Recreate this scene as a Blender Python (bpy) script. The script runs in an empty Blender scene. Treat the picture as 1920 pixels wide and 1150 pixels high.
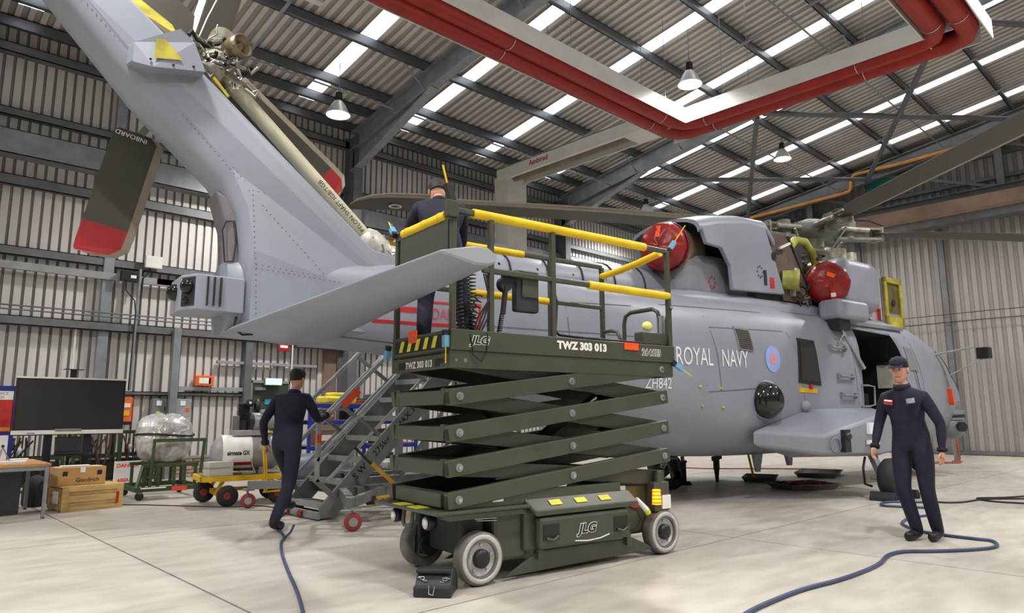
import bpy, math, random
import numpy as np
from mathutils import Vector, Matrix
random.seed(7)
SC = bpy.context.scene
COL = SC.collection
# ---------------------------------------------------------------- camera, exposure, world
F_PX = 1306.84
_yaw, _pit, _rol = math.radians(46.5667), math.radians(8.8435), math.radians(-0.1867)
_f = Vector((math.cos(_yaw)*math.cos(_pit), math.sin(_yaw)*math.cos(_pit), math.sin(_pit)))
_r = Vector((math.sin(_yaw), -math.cos(_yaw), 0)); _u = _r.cross(_f)
_R = _r*math.cos(_rol) + _u*math.sin(_rol); _U = _u*math.cos(_rol) - _r*math.sin(_rol)
cam = bpy.data.cameras.new('camera'); cam_o = bpy.data.objects.new('camera', cam); COL.objects.link(cam_o)
cam.sensor_width = 36.0; cam.lens = F_PX/1920*36.0; cam.clip_end = 300
cam_o.matrix_world = Matrix(((_R.x,_U.x,-_f.x,0),(_R.y,_U.y,-_f.y,0),(_R.z,_U.z,-_f.z,1.25),(0,0,0,1)))
SC.camera = cam_o
SC.view_settings.view_transform = 'Standard'; SC.view_settings.look = 'None'
SC.view_settings.exposure = -0.27; SC.view_settings.gamma = 1.0; SC.view_settings.use_curve_mapping = False
SC.cycles.use_denoising = True; SC.cycles.max_bounces = 6; SC.cycles.diffuse_bounces = 4; SC.cycles.glossy_bounces = 3
SC.cycles.sample_clamp_indirect = 6.0
W = bpy.data.worlds.new('world'); SC.world = W; W.use_nodes = True
W.node_tree.nodes['Background'].inputs[0].default_value = (0.62, 0.72, 0.9, 1); W.node_tree.nodes['Background'].inputs[1].default_value = 0.6
LAMP_W = 430.0      # watts of one high-bay lamp
SKY_E = 3.2         # brightness of the translucent rooflights

# ---------------------------------------------------------------- materials
def lin(c):
    return tuple(((x/255)/12.92 if x/255 <= 0.04045 else ((x/255+0.055)/1.055)**2.4) for x in c)
MATS = {}
def pm(name, rgb, rough=0.5, metal=0.0, var=0.06, scale=3.0, bump=0.0, emit=0.0, alpha=None, trans=0.0, stretch=None, bscale=None, spec=None, coat=0.0):
    if name in MATS: return MATS[name]
    m = bpy.data.materials.new(name); m.use_nodes = True; nt = m.node_tree; N = nt.nodes; L = nt.links
    b = N['Principled BSDF']; c = lin(rgb)
    b.inputs['Roughness'].default_value = rough; b.inputs['Metallic'].default_value = metal
    if spec is not None: b.inputs['Specular IOR Level'].default_value = spec
    if coat: b.inputs['Coat Weight'].default_value = coat
    tc = N.new('ShaderNodeTexCoord'); mp = N.new('ShaderNodeMapping'); L.new(tc.outputs['Object'], mp.inputs[0])
    if stretch: mp.inputs['Scale'].default_value = stretch
    nz = N.new('ShaderNodeTexNoise'); nz.inputs['Scale'].default_value = scale; nz.inputs['Detail'].default_value = 5; L.new(mp.outputs[0], nz.inputs[0])
    rp = N.new('ShaderNodeValToRGB'); L.new(nz.outputs[0], rp.inputs[0])
    lo = tuple(max(0, x*(1-var*2.2)) for x in c); hi = tuple(min(1, x*(1+var*2.2)) for x in c)
    rp.color_ramp.elements[0].color = lo+(1,); rp.color_ramp.elements[1].color = hi+(1,)
    rp.color_ramp.elements[0].position = 0.3; rp.color_ramp.elements[1].position = 0.7
    L.new(rp.outputs[0], b.inputs['Base Color'])
    if bump:
        n2 = N.new('ShaderNodeTexNoise'); n2.inputs['Scale'].default_value = bscale or scale*8; L.new(mp.outputs[0], n2.inputs[0])
        bp = N.new('ShaderNodeBump'); bp.inputs['Strength'].default_value = bump; bp.inputs['Distance'].default_value = 0.02
        L.new(n2.outputs[0], bp.inputs['Height']); L.new(bp.outputs[0], b.inputs['Normal'])
    if emit:
        b.inputs['Emission Color'].default_value = c+(1,); b.inputs['Emission Strength'].default_value = emit
    if trans: b.inputs['Transmission Weight'].default_value = trans
    if alpha is not None: b.inputs['Alpha'].default_value = alpha
    MATS[name] = m; return m

# ---------------------------------------------------------------- mesh collector
class MB:
    def __init__(s): s.v = []; s.f = []; s.sm = []; s.mi = []; s.cm = 0
    def face(s, idx, sm=False): s.f.append(tuple(idx)); s.sm.append(sm); s.mi.append(s.cm)
    def add(s, vs, fs, sm=False):
        o = len(s.v); s.v += [tuple(p) for p in vs]
        for f in fs: s.face([i+o for i in f], sm)
        return s
    def box(s, x0, x1, y0, y1, z0, z1):
        vs = [(x,y,z) for z in (z0,z1) for y in (y0,y1) for x in (x0,x1)]
        return s.add(vs, [(0,2,3,1),(4,5,7,6),(0,1,5,4),(2,6,7,3),(0,4,6,2),(1,3,7,5)])
    def bar(s, p0, p1, w, h, up=(0,0,1), off=(0,0)):
        p0 = Vector(p0); p1 = Vector(p1); d = (p1-p0).normalized(); u = Vector(up)
        if abs(d.dot(u)) > 0.99: u = Vector((1,0,0))
        sd = d.cross(u).normalized(); u = sd.cross(d)
        vs = []
        for p in (p0, p1):
            for a, b in ((-1,-1),(1,-1),(1,1),(-1,1)):
                vs.append(p + sd*(a*w/2+off[0]) + u*(b*h/2+off[1]))
        return s.add(vs, [(0,1,2,3),(7,6,5,4),(0,4,5,1),(1,5,6,2),(2,6,7,3),(3,7,4,0)])
    def ibeam(s, p0, p1, w, h, t=0.02, up=(0,0,1)):
        s.bar(p0, p1, t, h-2*t, up); s.bar(p0, p1, w, t, up, (0, h/2-t/2)); s.bar(p0, p1, w, t, up, (0, -h/2+t/2)); return s
    def cyl(s, p0, p1, r0, r1=None, seg=16, caps=True, sm=True):
        r1 = r0 if r1 is None else r1
        p0 = Vector(p0); p1 = Vector(p1); d = (p1-p0).normalized()
        a = d.orthogonal().normalized(); b = d.cross(a)
        ring = [(math.cos(2*math.pi*i/seg), math.sin(2*math.pi*i/seg)) for i in range(seg)]
        A = [p0 + a*(c*r0)+b*(q*r0) for c, q in ring]; B = [p1 + a*(c*r1)+b*(q*r1) for c, q in ring]
        s.add(A+B, [(i, (i+1)%seg, seg+(i+1)%seg, seg+i) for i in range(seg)], sm)
        if caps:
            if r0 > 1e-4: s.add(A, [tuple(range(seg-1,-1,-1))])
            if r1 > 1e-4: s.add(B, [tuple(range(seg))])
        return s
    def lathe(s, prof, origin=(0,0,0), axis=(0,0,1), seg=24, sm=True):
        o = Vector(origin); d = Vector(axis).normalized(); a = d.orthogonal().normalized(); b = d.cross(a); vs = []; n = len(prof)
        for i in range(seg):
            t = 2*math.pi*i/seg
            for r, h in prof: vs.append(o + d*h + a*(r*math.cos(t)) + b*(r*math.sin(t)))
        fs = []
        for i in range(seg):
            j = (i+1) % seg
            for k in range(n-1): fs.append((i*n+k, j*n+k, j*n+k+1, i*n+k+1))
        return s.add(vs, fs, sm)
    def tube(s, pts, r, seg=8, closed=False):
        P = [Vector(p) for p in pts]; n = len(P); rings = []; prev = None
        for i in range(n):
            d = (P[min(i+1,n-1)] - P[max(i-1,0)])
            d = d.normalized() if d.length > 1e-9 else Vector((0,0,1))
            if prev is None: a = d.orthogonal().normalized()
            else:
                a = prev - d*prev.dot(d)
                a = a.normalized() if a.length > 1e-6 else d.orthogonal().normalized()
            prev = a; b = d.cross(a); rr = r[i] if isinstance(r, (list, tuple)) else r
            rings.append([P[i] + a*(rr*math.cos(2*math.pi*k/seg)) + b*(rr*math.sin(2*math.pi*k/seg)) for k in range(seg)])
        return s.loft(rings)
    def loft(s, rings, caps=True, sm=True):
        m = len(rings[0]); vs = [p for R in rings for p in R]; fs = []
        for i in range(len(rings)-1):
            for k in range(m):
                q = (k+1) % m; fs.append((i*m+k, i*m+q, (i+1)*m+q, (i+1)*m+k))
        s.add(vs, fs, sm)
        if caps:
            s.add(rings[0], [tuple(range(m-1,-1,-1))]); s.add(rings[-1], [tuple(range(m))])
        return s
    def prism(s, poly, fn, t0, t1):
        n = len(poly); A = [fn(a,b,t0) for a,b in poly]; B = [fn(a,b,t1) for a,b in poly]
        return s.add(A+B, [tuple(range(n-1,-1,-1)), tuple(range(n,2*n))] + [(i,(i+1)%n,n+(i+1)%n,n+i) for i in range(n)])
    def sphere(s, c, r, seg=16, rings=10, sq=(1,1,1)):
        vs = []; fs = []; c = Vector(c)
        for i in range(rings+1):
            t = math.pi*i/rings
            for k in range(seg):
                p = 2*math.pi*k/seg
                vs.append(c + Vector((r*sq[0]*math.sin(t)*math.cos(p), r*sq[1]*math.sin(t)*math.sin(p), r*sq[2]*math.cos(t))))
        for i in range(rings):
            for k in range(seg):
                q = (k+1)%seg; fs.append((i*seg+k, (i+1)*seg+k, (i+1)*seg+q, i*seg+q))
        return s.add(vs, fs, True)
    def mesh(s, name, mats):
        me = bpy.data.meshes.new(name); me.from_pydata([tuple(p) for p in s.v], [], s.f)
        for m in (mats if isinstance(mats, (list, tuple)) else [mats]): me.materials.append(m)
        me.polygons.foreach_set('use_smooth', s.sm); me.polygons.foreach_set('material_index', s.mi)
        me.validate(clean_customdata=False); me.update(); return me
    def build(s, name, mats, parent=None, bevel=0.0, label=None, loc=None):
        o = bpy.data.objects.new(name, s.mesh(name, mats)); COL.objects.link(o)
        if parent is not None: o.parent = parent
        if loc is not None: o.location = loc
        if bevel:
            b = o.modifiers.new('bevel', 'BEVEL'); b.width = bevel; b.segments = 2; b.limit_method = 'ANGLE'; b.angle_limit = 0.6
            if bevel >= 0.045:
                b.segments = 6; b.harden_normals = True; o.data.polygons.foreach_set('use_smooth', [True]*len(o.data.polygons))
        if label: o['label'] = label
        return o
def thing(name, label, cat, loc=(0,0,0), rz=0.0, group=None):
    o = bpy.data.objects.new(name, None); COL.objects.link(o); o.location = loc; o.rotation_euler = (0,0,rz); o.empty_display_size = 0.2
    o['label'] = label; o['category'] = cat
    if group: o['group'] = group
    return o
def tag(o, label, cat, group=None):
    o['label'] = label; o['category'] = cat
    if group: o['group'] = group
    return o
def struct(o): o['kind'] = 'structure'; return o
def inst(me, name, parent=None, loc=(0,0,0), rot=(0,0,0)):
    o = bpy.data.objects.new(name, me); COL.objects.link(o); o.parent = parent; o.location = loc; o.rotation_euler = rot; return o
def text_mesh(body, size, sx=1.0, ext=0.0, bold=0.0, align='LEFT', shear=0.0):
    cu = bpy.data.curves.new('txt', 'FONT'); cu.body = body; cu.size = size; cu.extrude = ext; cu.align_x = align; cu.offset = bold; cu.resolution_u = 3; cu.shear = shear
    ob = bpy.data.objects.new('txt', cu); COL.objects.link(ob)
    bpy.context.view_layer.update()
    dg = bpy.context.evaluated_depsgraph_get(); me = bpy.data.meshes.new_from_object(ob.evaluated_get(dg))
    bpy.data.objects.remove(ob); bpy.data.curves.remove(cu)
    vs = [(v.co.x*sx, v.co.y, v.co.z) for v in me.vertices]; fs = [tuple(p.vertices) for p in me.polygons]
    bpy.data.meshes.remove(me); return vs, fs
def text(name, body, size, mat, parent, fn, sx=1.0, bold=0.0, align='LEFT', shear=0.0):
    """fn maps flat letter coordinates (x, y) to a 3-D point"""
    vs, fs = text_mesh(body, size, sx, 0.0, bold, align, shear)
    mb = MB(); mb.add([fn(x, y) for x, y, z in vs], fs); return mb.build(name, mat, parent)
def pln(o, ex, ey):
    o = Vector(o); ex = Vector(ex); ey = Vector(ey); return lambda x, y: o + ex*x + ey*y
def applied(o):
    bpy.context.view_layer.update(); dg = bpy.context.evaluated_depsgraph_get()
    me = bpy.data.meshes.new_from_object(o.evaluated_get(dg)); old = o.data; o.modifiers.clear(); o.data = me; bpy.data.meshes.remove(old); return o
def fixn(o):
    import bmesh
    b = bmesh.new(); b.from_mesh(o.data); bmesh.ops.remove_doubles(b, verts=b.verts, dist=1e-5); bmesh.ops.recalc_face_normals(b, faces=b.faces); b.to_mesh(o.data); b.free(); return o
def arc(c, r, a0, a1, n, fn):
    return [fn(c[0]+r*math.cos(math.radians(a0+(a1-a0)*i/n)), c[1]+r*math.sin(math.radians(a0+(a1-a0)*i/n))) for i in range(n+1)]

# common materials
galv = pm('galvanised_steel', (146,152,158), 0.45, 0.4, 0.07, 4)
galv_dark = pm('weathered_steel', (112,115,118), 0.5, 0.35, 0.07, 4)
purl = pm('purlin_steel', (112,118,125), 0.40, 0.6, 0.08, 2)
alu = pm('aluminium', (186,188,190), 0.38, 0.75, 0.06, 10)
chrome = pm('bright_steel', (200,200,200), 0.25, 1.0, 0.03, 10)
black = pm('black_rubber', (26,26,28), 0.6, 0, 0.15, 20)
blk_plastic = pm('black_plastic', (32,33,37), 0.42, 0, 0.08, 12)
white_m = pm('white_paint', (228,228,224), 0.45, 0, 0.03, 4)
grey_m = pm('grey_paint', (150,152,154), 0.45, 0, 0.05, 6)
orange_m = pm('orange_tag', (255,88,28), 0.5, 0, 0.05, 6)
yellow_m = pm('yellow_paint', (226,180,24), 0.45, 0, 0.10, 6)
red_m = pm('red_paint', (176,28,24), 0.45, 0, 0.06, 4)
paper_m = pm('paper', (238,238,236), 0.8, 0, 0.03, 8)
# ================================================================= THE SETTING
YW, XG, YB, XB = 15.5, 25.0, -19.0, -9.0            # left wall, gable wall, far side wall, back wall
RS, RZ = 0.16, 8.6                                 # roof slope, roof height at the left wall
YR = -2.0                                          # ridge line
def roof(y): return RZ + RS*(YW-y) if y >= YR else RZ + RS*(YW-YR) - RS*(YR-y)
conc = pm('concrete_floor', (190,185,176), 0.42, 0, 0.045, 0.9, 0.05, stretch=(0.5,1.6,1), bscale=30)
def stain(m):
    nt = m.node_tree; N = nt.nodes; L = nt.links; b = N['Principled BSDF']; src = b.inputs['Base Color'].links[0].from_socket
    tc = N.new('ShaderNodeTexCoord'); n = N.new('ShaderNodeTexNoise'); n.inputs['Scale'].default_value = 6; n.inputs['Detail'].default_value = 8
    mp = N.new('ShaderNodeMapping'); mp.inputs['Scale'].default_value = (0.35,1.0,1); mp.inputs['Rotation'].default_value = (0,0,0.75)
    L.new(tc.outputs['Object'], mp.inputs[0]); L.new(mp.outputs[0], n.inputs[0])
    r = N.new('ShaderNodeValToRGB'); r.color_ramp.elements[0].position = 0.35; r.color_ramp.elements[0].color = (0.86,0.855,0.84,1); r.color_ramp.elements[1].position = 0.62; r.color_ramp.elements[1].color = (1.06,1.06,1.06,1)
    L.new(n.outputs[0], r.inputs[0]); mx = N.new('ShaderNodeMix'); mx.data_type = 'RGBA'; mx.blend_type = 'MULTIPLY'; mx.inputs[0].default_value = 1
    L.new(src, mx.inputs[6]); L.new(r.outputs[0], mx.inputs[7]); L.new(mx.outputs[2], b.inputs['Base Color'])
stain(conc)
joint = pm('joint_sealant', (40,40,40), 0.8, 0, 0.1, 10)
fl = struct(MB().box(XB, XG+1, YB, YW+0.3, -0.12, -0.02).build('floor', joint))
gx = [XB, -7.43, -2.70, 2.02, 6.75, 11.48, 16.21, 20.94, XG+1]; gy = [YB, -14.17, -9.67, -5.17, -0.67, 3.83, 8.33, 12.83, YW+0.3]
G = 0.0095
for i in range(len(gx)-1):
    for j in range(len(gy)-1):
        MB().box(gx[i]+G, gx[i+1]-G, gy[j]+G, gy[j+1]-G, -0.06, 0.0).build('slab', conc, fl)
clad = pm('wall_cladding', (208,205,203), 0.45, 0, 0.04, 0.6)
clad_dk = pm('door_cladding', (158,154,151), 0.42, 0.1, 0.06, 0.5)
rib_dk = pm('cladding_groove_shade', (140,137,134), 0.55, 0, 0.05, 0.6)  # darker cladding copy; shade in the grooves put into the colour
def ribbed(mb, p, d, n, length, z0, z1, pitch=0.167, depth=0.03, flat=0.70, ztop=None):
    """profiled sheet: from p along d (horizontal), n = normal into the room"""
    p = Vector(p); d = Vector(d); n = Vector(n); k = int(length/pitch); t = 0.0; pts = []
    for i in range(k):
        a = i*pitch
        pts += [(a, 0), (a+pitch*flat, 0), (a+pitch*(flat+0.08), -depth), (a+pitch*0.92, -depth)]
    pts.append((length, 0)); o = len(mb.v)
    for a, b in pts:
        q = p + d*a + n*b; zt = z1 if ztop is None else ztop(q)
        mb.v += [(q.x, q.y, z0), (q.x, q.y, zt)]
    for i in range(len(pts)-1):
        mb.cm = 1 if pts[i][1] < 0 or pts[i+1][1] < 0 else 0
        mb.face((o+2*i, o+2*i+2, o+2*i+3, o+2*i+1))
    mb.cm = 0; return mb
# left (eaves) wall: brick plinth, profiled cladding, girts, columns
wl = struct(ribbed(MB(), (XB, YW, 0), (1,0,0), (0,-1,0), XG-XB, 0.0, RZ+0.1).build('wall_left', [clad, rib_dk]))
brick_a = pm('brick_red', (170,146,132), 0.8, 0, 0.12, 14, 0.2); brick_b = pm('brick_buff', (186,160,144), 0.8, 0, 0.12, 14, 0.2)
bm_ = [MB().box(-0.108, 0.108, -0.05, 0.05, -0.032, 0.032).mesh('brick', m) for m in (brick_a, brick_b)]
n = 0
for row in range(5):
    for k in range(22):
        x = 3.2 + k*0.228 + (row%2)*0.114
        if x < 6.4: inst(bm_[(k*7+row*3)%2], 'brick', wl, (x, YW-0.075, 0.037+row*0.076)); n += 1
MB().box(3.0, 6.5, YW-0.16, YW-0.03, 0.385, 0.43).build('sill', grey_m, wl)
def girt(z0, z1, dep=0.14, x0=XB, x1=XG, mat=galv_dark, nm='girt', lip=True):
    mb = MB(); mb.box(x0, x1, YW-dep, YW-dep+0.02, z0, z1)
    mb.box(x0, x1, YW-dep, YW-0.0, z1-0.015, z1); mb.box(x0, x1, YW-dep, YW-0.0, z0, z0+0.015)
    return mb.build(nm, mat, wl)
girt(2.90, 3.07, 0.22); girt(4.19, 4.36); girt(5.50, 5.70); girt(6.82, 6.98); girt(1.66, 1.74, 0.10, 3.95, 6.4)
girt(6.03, 6.5, 0.34, mat=galv)                                  # deep beam
girt(8.03, 8.22, 0.2)                                             # eaves beam
MB().box(XB, 4.9, YW-0.2, YW-0.12, 3.92, 4.06).build('cable_tray', grey_m, wl)
MB().box(4.4, 11, YW-0.2, YW-0.12, 3.94, 4.06).build('cable_tray', grey_m, wl)
for z in (3.17, 3.245): MB().cyl((XB, YW-0.26, z), (5.6, YW-0.26, z), 0.014, seg=8).build('conduit', galv_dark, wl)
FR = [0.92, 8.75, 16.58, 24.42]                                   # portal frames
for x in FR[:3]+[-6.9]:
    MB().ibeam((x, YW-0.42, 0), (x, YW-0.42, 8.3), 0.24, 0.5, 0.03, (0,1,0)).build('column', galv_dark, wl)
MB().box(3.42, 3.6, YW-0.16, YW-0.03, 0.0, 8.0).build('wind_post', galv, wl)
MB().box(4.76, 4.9, YW-0.36, YW-0.24, 0.0, 3.05).build('post', galv, wl)
MB().box(6.34, 6.50, YW-0.2, YW-0.03, 0.0, 3.0).build('post', galv_dark, wl)
MB().cyl((4.03, YW-0.24, 1.75), (4.06, YW-0.24, 4.2), 0.03, seg=10).build('pipe', galv, wl)
MB().tube([(3.82,YW-0.2,4.0),(3.83,YW-0.2,3.75),(4.0,YW-0.22,3.55),(4.02,YW-0.28,3.3),(4.0,YW-0.28,1.75)], 0.012).build('cable', black, wl)
MB().cyl((3.05, YW-0.12, 1.9), (3.05, YW-0.12, 2.9), 0.02, seg=8).build('pipe', white_m, wl)
MB().box(5.0, 6.4, YW-0.14, YW-0.05, 1.78, 1.86).build('trunking', grey_m, wl)
MB().box(5.75, 8.1, YW-0.14, YW-0.05, 2.38, 2.44).build('trunking', grey_m, wl)
MB().cyl((7.43, YW-0.2, 0), (7.43, YW-0.2, 2.95), 0.02, seg=8).build('pole', white_m, wl)
# fire exit door
grn = pm('door_green', (64,74,56), 0.5, 0, 0.06, 5)
dr = struct(MB().box(6.55, 7.42, YW-0.11, YW-0.04, 0.0, 1.98).build('door_1', grn))
mb = MB(); mb.box(6.5, 6.56, YW-0.13, YW-0.03, 0, 2.03); mb.box(7.41, 7.47, YW-0.13, YW-0.03, 0, 2.03); mb.box(6.5, 7.47, YW-0.13, YW-0.03, 1.98, 2.04); mb.build('door_frame', grey_m, dr)
MB().box(6.6, 6.85, YW-0.17, YW-0.11, 1.82, 1.88).build('door_closer', alu, dr)
MB().box(6.62, 7.35, YW-0.18, YW-0.15, 0.98, 1.02).build('push_bar', alu, dr)
blue_s = pm('sign_blue', (70,150,190), 0.5, 0, 0.05, 20)
MB().box(6.86, 7.15, YW-0.125, YW-0.11, 1.5, 1.62).build('door_notice', blue_s, dr)
# a dark panelled recess beside the door, with brown jamb
clad_b = pm('partition_cladding', (140,118,104), 0.5, 0, 0.1, 2)
MB().box(8.3, 8.62, YW-0.12, YW-0.02, 0.0, 2.9).build('partition_panel', clad_b, wl)
MB().box(7.5, 9.3, YW-0.3, YW-0.05, 2.84, 2.9).build('soffit_strip', galv_dark, wl)

# gable wall with the big sliding doors
def gtop(q): return roof(q.y)+0.1
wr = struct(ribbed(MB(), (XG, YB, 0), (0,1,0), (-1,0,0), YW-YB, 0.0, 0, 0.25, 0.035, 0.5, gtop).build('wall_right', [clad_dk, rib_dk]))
for y in (-2.0, 3.85, 6.36, 8.87, 11.4): MB().box(XG-0.16, XG-0.02, y-0.08, y+0.08, 0.12, 7.25).build('door_stile', galv_dark, wr)
MB().box(XG-0.14, XG-0.03, YB, YW, 0.02, 0.13).build('bottom_rail', galv_dark, wr)
for z in (4.05, 4.3): MB().tube([(XG-0.24, y, z+0.012*abs((y%5)-2.5)) for y in np.arange(-6, 12, 1.25)], 0.010, 6).build('wire', black, wr)
tan = pm('track_timber', (150,128,108), 0.6, 0, 0.12, 1.5)
mb = MB(); mb.box(XG-0.9, XG-0.25, YB, YW, 7.30, 7.36); mb.box(XG-0.92, XG-0.88, YB, YW, 7.36, 7.75); mb.build('door_header', tan, wr)
MB().box(XG-0.8, XG-0.3, YB, YW, 7.06, 7.3).build('track_beam', galv_dark, wr)
MB().ibeam((XG-0.7, YB, 7.86), (XG-0.7, YW, 7.86), 0.3, 0.22, 0.02).build('wind_girder', galv_dark, wr)
for z in (8.35, 9.1): MB().box(XG-0.16, XG-0.03, YB, YW-1 if z < 8.8 else 12.6, z, z+0.12).build('gable_rail', galv_dark, wr)
for y in (-1.0, 4.5, 10.25): MB().box(XG-0.55, XG-0.35, y-0.1, y+0.1, 7.9, roof(y)-0.2).build('gable_post', galv_dark, wr)
for (ya, za, yb, zb) in ((10.2,8.9,7.4,7.9),(10.2,8.2,13.2,7.95),(4.5,9.4,1.5,8.0),(7.6,9.1,4.6,8.0)):
    MB().bar((XG-0.45, ya, za), (XG-0.45, yb, zb), 0.09, 0.09).build('gable_brace', galv_dark, wr)
teal = pm('teal_sheet', (30,120,116), 0.5, 0, 0.1, 2)
MB().box(XG-0.2, XG-0.12, 7.4, 8.4, 8.5, 9.55).build('infill_sheet', teal, wr)
gas = pm('gas_pipe_ochre', (208,146,58), 0.5, 0, 0.08, 3)
gp = tag(MB().tube([(24.3,15.0,8.62),(24.3,12.7,8.62),(24.3,9.0,8.78),(24.3,8.78,8.82),(24.3,8.72,8.92),(24.3,8.7,9.2),(24.3,8.62,9.33),(24.3,8.5,9.36),(24.3,7.0,9.36),(24.3,4.0,9.5),(24.3,1.0,9.6),(24.3,-3,9.7)], 0.055, 10).build('gas_pipe', gas), 'ochre gas pipe with a vertical jog running along the gable wall under the roof', 'pipe')
# plain walls out of the picture
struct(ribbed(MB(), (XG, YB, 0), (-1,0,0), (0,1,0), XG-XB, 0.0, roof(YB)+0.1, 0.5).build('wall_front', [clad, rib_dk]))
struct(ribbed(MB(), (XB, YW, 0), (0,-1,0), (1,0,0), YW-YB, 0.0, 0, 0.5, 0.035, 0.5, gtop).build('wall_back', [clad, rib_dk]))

# roof: profiled sheets between translucent rooflight strips
sheet = pm('roof_sheet', (214,210,205), 0.5, 0.05, 0.05, 0.8)
sheet_g = pm('roof_groove_shade', (168,163,157), 0.6, 0, 0.05, 0.8)  # darker copy of the sheet colour, shade of the grooves tinted in
lite = pm('rooflight', (255,255,255), 0.4, 0, 0.0, 1, emit=SKY_E)
ce = struct(MB().box(XB, XG, YR-0.15, YR+0.15, roof(YR)+0.12, roof(YR)+0.16).build('ceiling', sheet))
SKX = [7.22+2.746*k for k in range(-6, 7)]
def roof_sheet(x0, x1, ya, yb, nm, mats, pitch=0.21, dz=0.0):
    mb = MB(); k = max(1, int(round((x1-x0)/pitch))); pt = (x1-x0)/k; pts = []
    for i in range(k):
        a = x0+i*pt; pts += [(a,0),(a+pt*0.45,0),(a+pt*0.55,0.04),(a+pt*0.9,0.04)]
    pts.append((x1,0))
    if nm == 'rooflight_panel': pts = [(x0,0.02),(x1,0.02)]
    for i, (a, b) in enumerate(pts): mb.v += [(a, ya, roof(ya)+b+dz), (a, yb, roof(yb)+b+dz)]
    for i in range(len(pts)-1):
        mb.cm = 1 if (pts[i][1] > 0.03 or pts[i+1][1] > 0.03) and len(mats) > 1 else 0
        mb.face((2*i, 2*i+2, 2*i+3, 2*i+1))
    return mb.build(nm, mats, ce)
edges = [XB]+[e for s in SKX for e in (s-0.2, s+0.2) if XB < e < XG]+[XG]
if len(edges) % 2: edges = edges
PUR = [15.12, 14.32, 13.55, 12.0, 10.42, 8.82, 7.2, 5.6, 4.0, 2.4, 0.8, -1.2, -3, -4.8, -6.6, -8.4, -10.2, -12, -13.8, -15.6, -17.4]
for i in range(0, len(edges)-1, 1):
    a, b = edges[i], edges[i+1]
    if b-a < 0.6:
        for ya, yb in ((YW-0.75, 13.0), (13.0, 9.0), (9.0, 4.5), (4.5, YR+0.3), (YR-0.3, -10.0), (-10.0, YB+1)): roof_sheet(a, b, ya, yb, 'rooflight_panel', [lite])
        roof_sheet(a, b, YW+0.1, YW-0.75, 'roof_panel', [sheet, sheet_g])
    else:
        roof_sheet(a, b, YW+0.1, YR, 'roof_panel', [sheet, sheet_g]); roof_sheet(a, b, YR, YB-0.1, 'roof_panel', [sheet, sheet_g])
for y in PUR:
    z = roof(y)-0.012; mb = MB(); s = 0.0
    mb.box(XB, XG, y-0.012, y+0.012, z-0.24, z); mb.box(XB, XG, y-0.012, y+0.075, z-0.015, z); mb.box(XB, XG, y-0.075, y+0.012, z-0.24, z-0.225); mb.box(XB, XG, y-0.09, y-0.075, z-0.24, z-0.205)
    mb.build('purlin', purl, ce)
for x in FR+[-6.9]:
    for ya, yb in ((YW-0.4, YR), (YB+0.4, YR)):
        mb = MB(); up = (0, RS if ya > yb else -RS, 1)
        mb.ibeam((x, ya, roof(ya)-0.52), (x, yb, roof(yb)-0.52), 0.22, 0.5, 0.028, up)
        mb.build('rafter', galv_dark if x > 20 else galv, ce)
        if ya > yb and x < 20:                                   # haunch under the eaves end
            mb = MB(); z0 = roof(ya)-0.77
            mb.prism([(ya, z0), (ya-3.4, roof(ya-3.4)-0.77), (ya, z0-0.55)], lambda a,b,t: (t, a, b), x-0.015, x+0.015)
            mb.bar((x, ya, z0-0.56), (x, ya-3.4, roof(ya-3.4)-0.78), 0.22, 0.028, up); mb.build('haunch', galv, ce)
# roof bracing in the end bay and purlin stays
def rz(y, d=0.75): return roof(y)-d
for (xa, ya, xb, yb, r) in ((16.7,12.4,24.3,8.0,0.07),(16.7,8.2,24.3,12.6,0.07),(16.7,8.0,24.3,3.6,0.075),(16.7,3.8,24.3,8.2,0.075),(16.7,15.2,24.3,12.4,0.06),(16.7,3.6,24.3,-0.8,0.07)):
    MB().cyl((xa, ya, rz(ya)), (xb, yb, rz(yb)), r, seg=10).build('roof_brace', galv_dark, ce)
for x in (8.75, 16.58):
    for y in PUR[3:10:1]:
        for s in (-1, 1): MB().bar((x, y, rz(y, 0.72)), (x+s*0.75, y, rz(y, 0.2)), 0.04, 0.012).build('fly_brace', galv, ce)
for y in (12.8, 8.95, 5.6): MB().cyl((XB, y+0.18, roof(y)-0.75), (24, y+0.18, roof(y)-0.75), 0.022, seg=8).build('conduit', galv, ce)
for x in (5.2, 13.9, 17.6, 19.7, 22.2): MB().bar((x, 15.2, roof(15.2)-0.42), (x, -1.0, roof(-1)-0.42), 0.05, 0.04).build('lighting_trunking', galv, ce)
for (x, y) in ((1.9,12.4),(5.2,11.2)):
    MB().box(x-0.5, x+0.5, y-0.07, y+0.07, roof(y)-0.42, roof(y)-0.34).build('batten_light', white_m, ce)

# ---------------------------------------------------------------- high-bay lamps
lamp_al = pm('lamp_spun_aluminium', (225,226,228), 0.35, 0.3, 0.03, 4); lamp_on = pm('lamp_glow', (255,252,244), 0.4, 0, 0, 1, emit=14.0)
def lamp_parts():
    r = thing('high_bay_lamp', '', 'lamp')
    MB().lathe([(0.075,0.30),(0.10,0.27),(0.15,0.20),(0.22,0.05),(0.255,-0.02),(0.262,-0.03),(0.25,-0.02),(0.21,0.06),(0.14,0.2),(0.07,0.28)], seg=28).build('shade', lamp_al, r)
    MB().cyl((0,0,0.28),(0,0,0.48),0.085,0.07,16).build('ballast', black, r)
    MB().sphere((0,0,0.02), 0.16, 14, 8, (1,1,0.7)).build('bulb', lamp_on, r)
    MB().tube([(0,0,0.48),(0.05,0,0.56),(0.0,0,0.64),(-0.03,0,0.57),(0,0,0.52)], 0.01, 6).build('hook', galv, r)
    return r
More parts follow.
